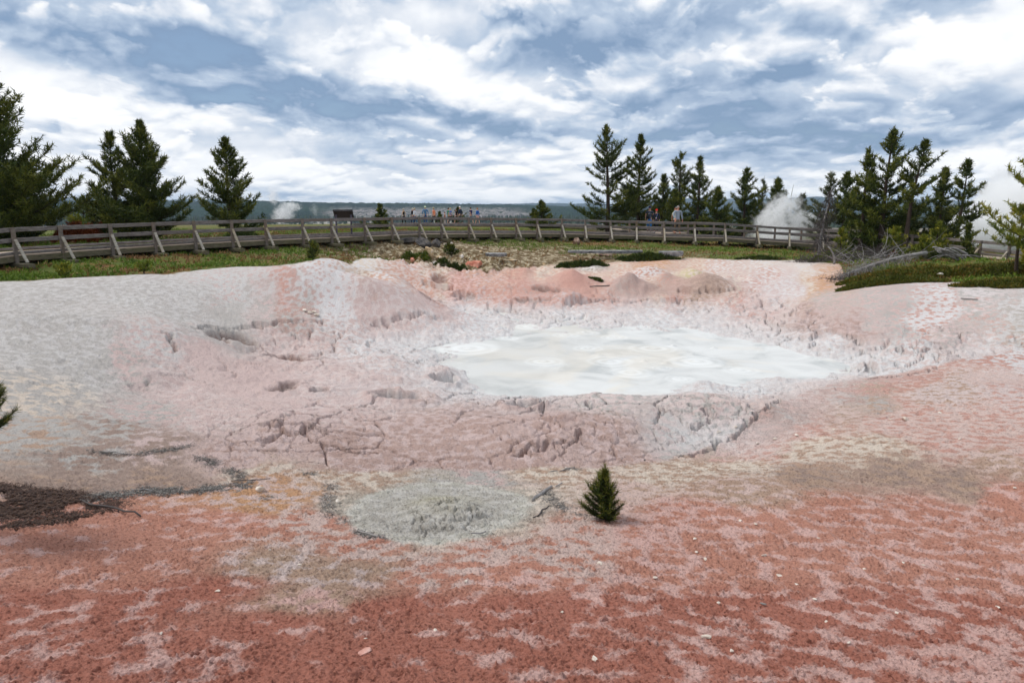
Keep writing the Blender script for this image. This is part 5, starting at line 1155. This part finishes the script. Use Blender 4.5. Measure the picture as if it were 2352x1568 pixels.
for k, (x, y, r_, lb) in enumerate(chips):
    X, Y, z = hit_full(x, y); dark = lb and 'dark' in lb
    big = lb is not None
    rock(0, 0, (r_, r_*rs.uniform(.6, .9), r_*rs.uniform(.35, .6)), 100+k, lb or ('pale loose block below the crust of the hump' if 690 < x < 740 and y < 760 else 'small pale chip lying loose on the bare near bank'), M_SDRK if dark else (M_SPNK if lb and 'pink' in lb else M_SWHT), rs.uniform(0, 360), 'stone', 'loose pale blocks on the hump' if 690 < x < 740 and y < 760 else 'loose stones on the bare ground', 2, .2, (X, Y, z))
# weathered sticks
def stick(x0, y0, x1, y1, r_, label, mat=None, lift=.02, n=6, wob=.02, seed=0):
    a = Vector(hit_full(x0, y0)); b = Vector(hit_full(x1, y1)); a.z += lift; b.z += lift; rs = np.random.RandomState(seed); m = MB()
    P = [np.array(a.lerp(b, q))+rs.normal(0, wob, 3)*[1, 1, .2] for q in np.linspace(0, 1, n)]
    c0 = P[0].copy(); P = [p-c0 for p in P]; m.tube(P, [r_*(.55+.45*math.sin(q*2.6+.3)) for q in np.linspace(0, 1, n)], 6)
    o = m.build('stick', mat or M_GREYW, None, True); o.location = c0; tag(o, label, 'stick', 'dead sticks on the near ground')
stick(1221, 1153, 1268, 1120, .022, 'thickest pale splintered stick at the right rim of the grey apron', seed=1, wob=.006)
stick(1225, 1190, 1262, 1168, .010, 'thin dark stick below the pale splintered stick', M_DARKW, seed=2, wob=.01)
stick(1275, 1122, 1292, 1112, .009, 'short pale stick end right of the splintered stick', seed=3, wob=.005)
stick(820, 1222, 880, 1238, .010, 'forked grey stick at the lower rim of the grey apron', seed=4, wob=.015)
stick(1080, 1232, 1118, 1226, .008, 'small grey stick at the bottom rim of the grey apron', seed=5, wob=.01)
stick(300, 1125, 350, 1128, .007, 'slender pale stick on the needle litter', seed=6, wob=.01)
stick(180, 1152, 330, 1190, .012, 'long dark curved root below the needle litter', M_DARKW, seed=7, wob=.03, n=9)
stick(235, 1038, 300, 1046, .008, 'pale stick along the dark litter streak', seed=8, wob=.01)
stick(1285, 1085, 1320, 1078, .009, 'white stick beside the white stone behind the seedling', seed=9, wob=.01)
stick(1262, 1088, 1280, 1086, .009, 'tiny white stick left of the seedling top', seed=10, wob=.004)
stick(1745, 1392, 1760, 1396, .008, 'short white splinter in the red soil', seed=11, wob=.002)
stick(530, 1105, 620, 1100, .006, 'thin grey stem above the white flake', M_DARKW, seed=12, wob=.02)
stick(1355, 660, 1400, 655, .03, 'dark stick lying by the little plant clump', M_DARKW, seed=13, wob=.02)
stick(2205, 687, 2245, 690, .03, 'pale stick on the white rim below the right juniper', seed=14, wob=.02)

# ------------------------------------------------------------------ litter, grass (nobody could count them)
def strewn(name, label, regions, mat, seed, L=.05, Wd=.004, lift=.006):
    rs = np.random.RandomState(seed); Vs = []
    for (poly, n, wd) in regions:      # a broken band along a picture line: wd in metres
        P = np.array([hit2(max(p[0], -400), p[1]) for p in poly]); cum = np.r_[0, np.cumsum(np.linalg.norm(np.diff(P, axis=0), axis=1))]
        s = rs.uniform(0, cum[-1], n); X = np.interp(s, cum, P[:, 0])+rs.normal(0, wd*.5, n); Y = np.interp(s, cum, P[:, 1])+rs.normal(0, wd*.5, n)
        keep = fbm(X*2.6+seed, Y*2.6, 3)+.12 > rs.uniform(-.12, .12, n); Vs.append(np.c_[X[keep], Y[keep]])
    Q = np.concatenate(Vs); n = len(Q); a = rs.uniform(0, 6.28, n); l = L*rs.uniform(.5, 1.3, n)
    z = height(Q[:, 0], Q[:, 1])+lift*rs.uniform(.4, 2.2, n); tz = rs.normal(0, .12, n)
    d = np.c_[np.cos(a), np.sin(a), tz]*l[:, None]*.5; s_ = np.c_[-np.sin(a), np.cos(a), np.zeros(n)]*Wd*.5; c = np.c_[Q, z]
    V = np.stack([c-d-s_, c+d-s_, c+d+s_, c-d+s_], 1).reshape(-1, 3); F = np.arange(n*4).reshape(-1, 4)
    tone = np.repeat(rs.uniform(0, 1, n), 4)
    return tag(mesh_np(name, V, F, mat, None, {'tone': ('FLOAT', tone)}), label, 'litter', kind='stuff')
M_LIT = leaf_mat('dead needle litter', sr(34, 17, 9), sr(62, 35, 21), sr(98, 74, 58))
M_LIT2 = leaf_mat('grey needle litter', sr(44, 42, 42), sr(92, 86, 80), sr(158, 152, 146))
strewn('needle_litter', 'dark brown fallen needles in a fan under the left edge pine', [([(-160, 1170), (0, 1165), (90, 1163), (190, 1158)], 36000, .36), ([(-60, 1125), (60, 1135), (200, 1148)], 9000, .24), ([(0, 1212), (130, 1195), (240, 1182)], 1500, .12)], M_LIT, 1, .05, .007)
strewn('needle_litter', 'grey twigs and needles washed into wavy streaks across the left ground', [([(200, 1150), (300, 1128), (400, 1128), (480, 1122), (560, 1118)], 5200, .17), ([(205, 1036), (260, 1042), (330, 1040), (410, 1030), (440, 1025)], 900, .09), ([(455, 1050), (485, 1058), (500, 1070)], 420, .12), ([(520, 1075), (550, 1090), (565, 1110)], 650, .13), ([(765, 1110), (755, 1140), (752, 1165), (765, 1190), (800, 1205)], 650, .10), ([(820, 1222), (880, 1240)], 240, .07), ([(1250, 1130), (1265, 1150), (1290, 1165), (1320, 1180), (1350, 1185)], 750, .11), ([(600, 1145), (640, 1140)], 120, .1), ([(700, 1090), (730, 1088)], 110, .08), ([(1300, 1078), (1330, 1080)], 80, .06), ([(100, 1040), (180, 1042)], 120, .08)], M_LIT2, 2, .05, .0055)

M_GRASS = leaf_mat('meadow grass', sr(58, 82, 22), sr(104, 128, 40), sr(150, 150, 70))
M_GRASSB = leaf_mat('dry meadow plants', sr(96, 62, 38), sr(142, 106, 66), sr(184, 156, 104))
def grass(name, label, n, rng, mat, seed, thr, sign, L, Wd, K=3, cond=None):
    rs = np.random.RandomState(seed); X = rs.uniform(rng[0], rng[1], n*5); Y = rs.uniform(rng[2], rng[3], n*5)
    rr_ = np.hypot(X, Y); keep = rs.uniform(0, 1, n*5) < np.clip(22/rr_, .0, 1)**1.3; X, Y = X[keep], Y[keep]
    v = vegf(X, Y); f = fbm(X*.35+2, Y*.35, 4, .6)*sign; f2 = fbm(X*1.6+2, Y*1.6, 3, .6)
    keep = (v > .15) & (f+f2*.5 > thr)
    if cond is not None: keep &= cond(X, Y)
    X, Y = X[keep][:n], Y[keep][:n]; n = len(X); z = height(X, Y)
    T = np.c_[X, Y, z+.03, np.zeros(n), np.zeros(n), np.ones(n), .4+.35*fbm(X*.8, Y*.8, 2)+rs.normal(0, .1, n)]
    o = tufts_mesh(name, T, mat, None, K, L, Wd, rs); return tag(o, label, 'grass', kind='stuff')
notbank = lambda X, Y: np.exp(-((X-_BK[0]-3)/9)**2-((Y-_BK[1]-1.5)/5)**2) < .55
grass('grass', 'short green grass between the mud and the boardwalk and beyond', 62000, (-30, 30, 15, 62), M_GRASS, 3, .02, 1, .12, .035, 3, notbank)
grass('dry_plants', 'rusty brown low plants mixed into the grass strip', 34000, (-30, 30, 15, 60), M_GRASSB, 4, .05, -1, .10, .04, 3)
# ------------------------------------------------------------------ wood far out on the plain
def far_wood():
    rs = np.random.RandomState(12); n = 9000
    ax = rs.uniform(-500, 2900, n); Y = rs.uniform(850, 1900, n)**1.0; X = (ax-1176)/1568*Y
    keep = fbm(X*.0035, Y*.006, 4)+.16+.3*(ax > 1230)+.25*(ax < 560)-.25*((ax > 640) & (ax < 860)) > rs.uniform(-.2, .35, n); X, Y = X[keep], Y[keep]; n = len(X)
    z = base(X, Y); h = rs.uniform(7, 14, n); w = h*rs.uniform(.20, .32, n); a0 = rs.uniform(0, 6.28, n); V = []; F = []
    rings = [(0, 1.0), (.35, .55), (.36, .8), (.7, .35), (1, .0)]
    for (t_, s_) in rings:
        for k in range(5):
            a = a0+k*2*math.pi/5; V.append(np.c_[X+np.cos(a)*w*s_, Y+np.sin(a)*w*s_, z+h*t_])
    V = np.stack(V, 1).reshape(-1, 3); m = len(rings)*5
    f = np.array([[r*5+k, r*5+(k+1) % 5, (r+1)*5+(k+1) % 5, (r+1)*5+k] for r in range(len(rings)-1) for k in range(5)])
    F = (np.arange(n)[:, None, None]*m+f[None]).reshape(-1, 4); tone = np.repeat(rs.uniform(0, .8, n), m)
    o = mesh_np('distant_wood', V, F, leaf_mat('far conifers', sr(30, 44, 34), sr(44, 62, 42), sr(62, 78, 50)), None, {'tone': ('FLOAT', tone)})
    tag(o, 'dark conifer wood covering the low plain below the hills', 'forest', kind='stuff')
far_wood()

# ------------------------------------------------------------------ steam
def steam(label, blobs, dens, seed, nscale=1.0, pad=.3, thr=.42):
    """blobs: (picture x, y, distance, half width px, half height px, depth m)"""
    B = []
    for (x, y, Y, hx, hy, dp) in blobs:
        c = at(x, y, Y); B.append((c[0], c[1], c[2], hx/1568*Y, dp, hy/1568*Y))
    lo = [min(b[i]-b[i+3]*1.25 for b in B) for i in range(3)]; hi = [max(b[i]+b[i+3]*1.25 for b in B) for i in range(3)]
    cx = [(l+h)/2 for l, h in zip(lo, hi)]; hs = [(h-l)/2 for l, h in zip(lo, hi)]
    m = MB(); V = [(x*hs[0], y*hs[1], z*hs[2]) for x in (-1, 1) for y in (-1, 1) for z in (-1, 1)]
    m.add(V, [(0, 1, 3, 2), (4, 6, 7, 5), (0, 4, 5, 1), (2, 3, 7, 6), (0, 2, 6, 4), (1, 5, 7, 3)])
    mt = bpy.data.materials.new('steam'); mt.use_nodes = True; t = NT(mt.node_tree); t.n.clear()
    ob = t.add('ShaderNodeTexCoord').outputs['Object']; big = sum(b[3]+b[5] for b in B)/len(B)/2
    n1 = t.noise(ob, 1.15/big*nscale, 5, .62, 0, 'Color'); wv_ = t.vmath('SCALE', t.vmath('SUBTRACT', n1, (.5, .5, .5)), big*2.3)
    p = t.vmath('ADD', ob, wv_); acc_ = None
    for b in B:
        q = t.vmath('DIVIDE', t.vmath('SUBTRACT', p, (b[0]-cx[0], b[1]-cx[1], b[2]-cx[2])), (b[3], b[4], b[5]))
        d = t.math('SUBTRACT', 1.0, t.vmath('LENGTH', q), clamp=True); acc_ = d if acc_ is None else t.math('MAXIMUM', acc_, d)
    n2 = t.noise(p, 3.2/big*nscale, 7, .7)
    e = t.math('MULTIPLY', t.mrange(acc_, .0, .6, 0, 1, True), t.mrange(n2, thr, thr+.16, .05, 1, True))
    pv = t.add('ShaderNodeVolumePrincipled'); pv.inputs['Color'].default_value = (1, 1, 1, 1); pv.inputs['Anisotropy'].default_value = .2
    t.l.new(t.math('MULTIPLY', e, dens), pv.inputs['Density']); o_ = t.add('ShaderNodeOutputMaterial'); t.l.new(pv.outputs[0], o_.inputs['Volume'])
    o = m.build('steam_plume', mt); o.location = cx; tag(o, label, 'steam', 'steam plumes rising behind the boardwalk'); return o
steam('small white steam plume on the plain right of the lone medium pine', [(650, 490, 300, 30, 24, 5), (668, 474, 300, 26, 14, 4), (646, 506, 300, 22, 9, 4), (628, 450, 300, 14, 22, 3)], .5, 1)
steam('white steam cloud puffing up in the middle of the right hand trees', [(1775, 503, 50, 44, 40, 1.6), (1800, 475, 50, 34, 34, 1.4), (1842, 508, 50, 36, 34, 1.5), (1785, 545, 49, 84, 26, 1.6)], 3.2, 2)
steam('largest pale steam cloud drifting out of the right edge', [(2285, 505, 47, 105, 85, 3), (2345, 455, 47, 90, 75, 3), (2215, 535, 45, 60, 36, 2), (2400, 500, 47, 100, 110, 3)], 1.7, 3, thr=.26)
steam('faint low steam on the ground left of the reading panel', [(725, 508, 190, 22, 5, 4), (760, 510, 190, 26, 4, 4), (722, 482, 190, 9, 20, 2)], .16, 4)

# ------------------------------------------------------------------ air
hm = bpy.data.materials.new('haze'); hm.use_nodes = True; t = NT(hm.node_tree); t.n.clear()
pv = t.add('ShaderNodeVolumePrincipled'); pv.inputs['Color'].default_value = (.66, .82, 1.0, 1); pv.inputs['Density'].default_value = .000085; pv.inputs['Anisotropy'].default_value = .1
o_ = t.add('ShaderNodeOutputMaterial'); t.l.new(pv.outputs[0], o_.inputs['Volume'])
m = MB(); V = [(x*9500, 4000+y*9500, z) for x in (-1, 1) for y in (-1, 1) for z in (-60, 95)]
m.add(V, [(0, 1, 3, 2), (4, 6, 7, 5), (0, 4, 5, 1), (2, 3, 7, 6), (0, 2, 6, 4), (1, 5, 7, 3)])
if USE_HAZE: tag(m.build('haze', hm), kind='stuff')
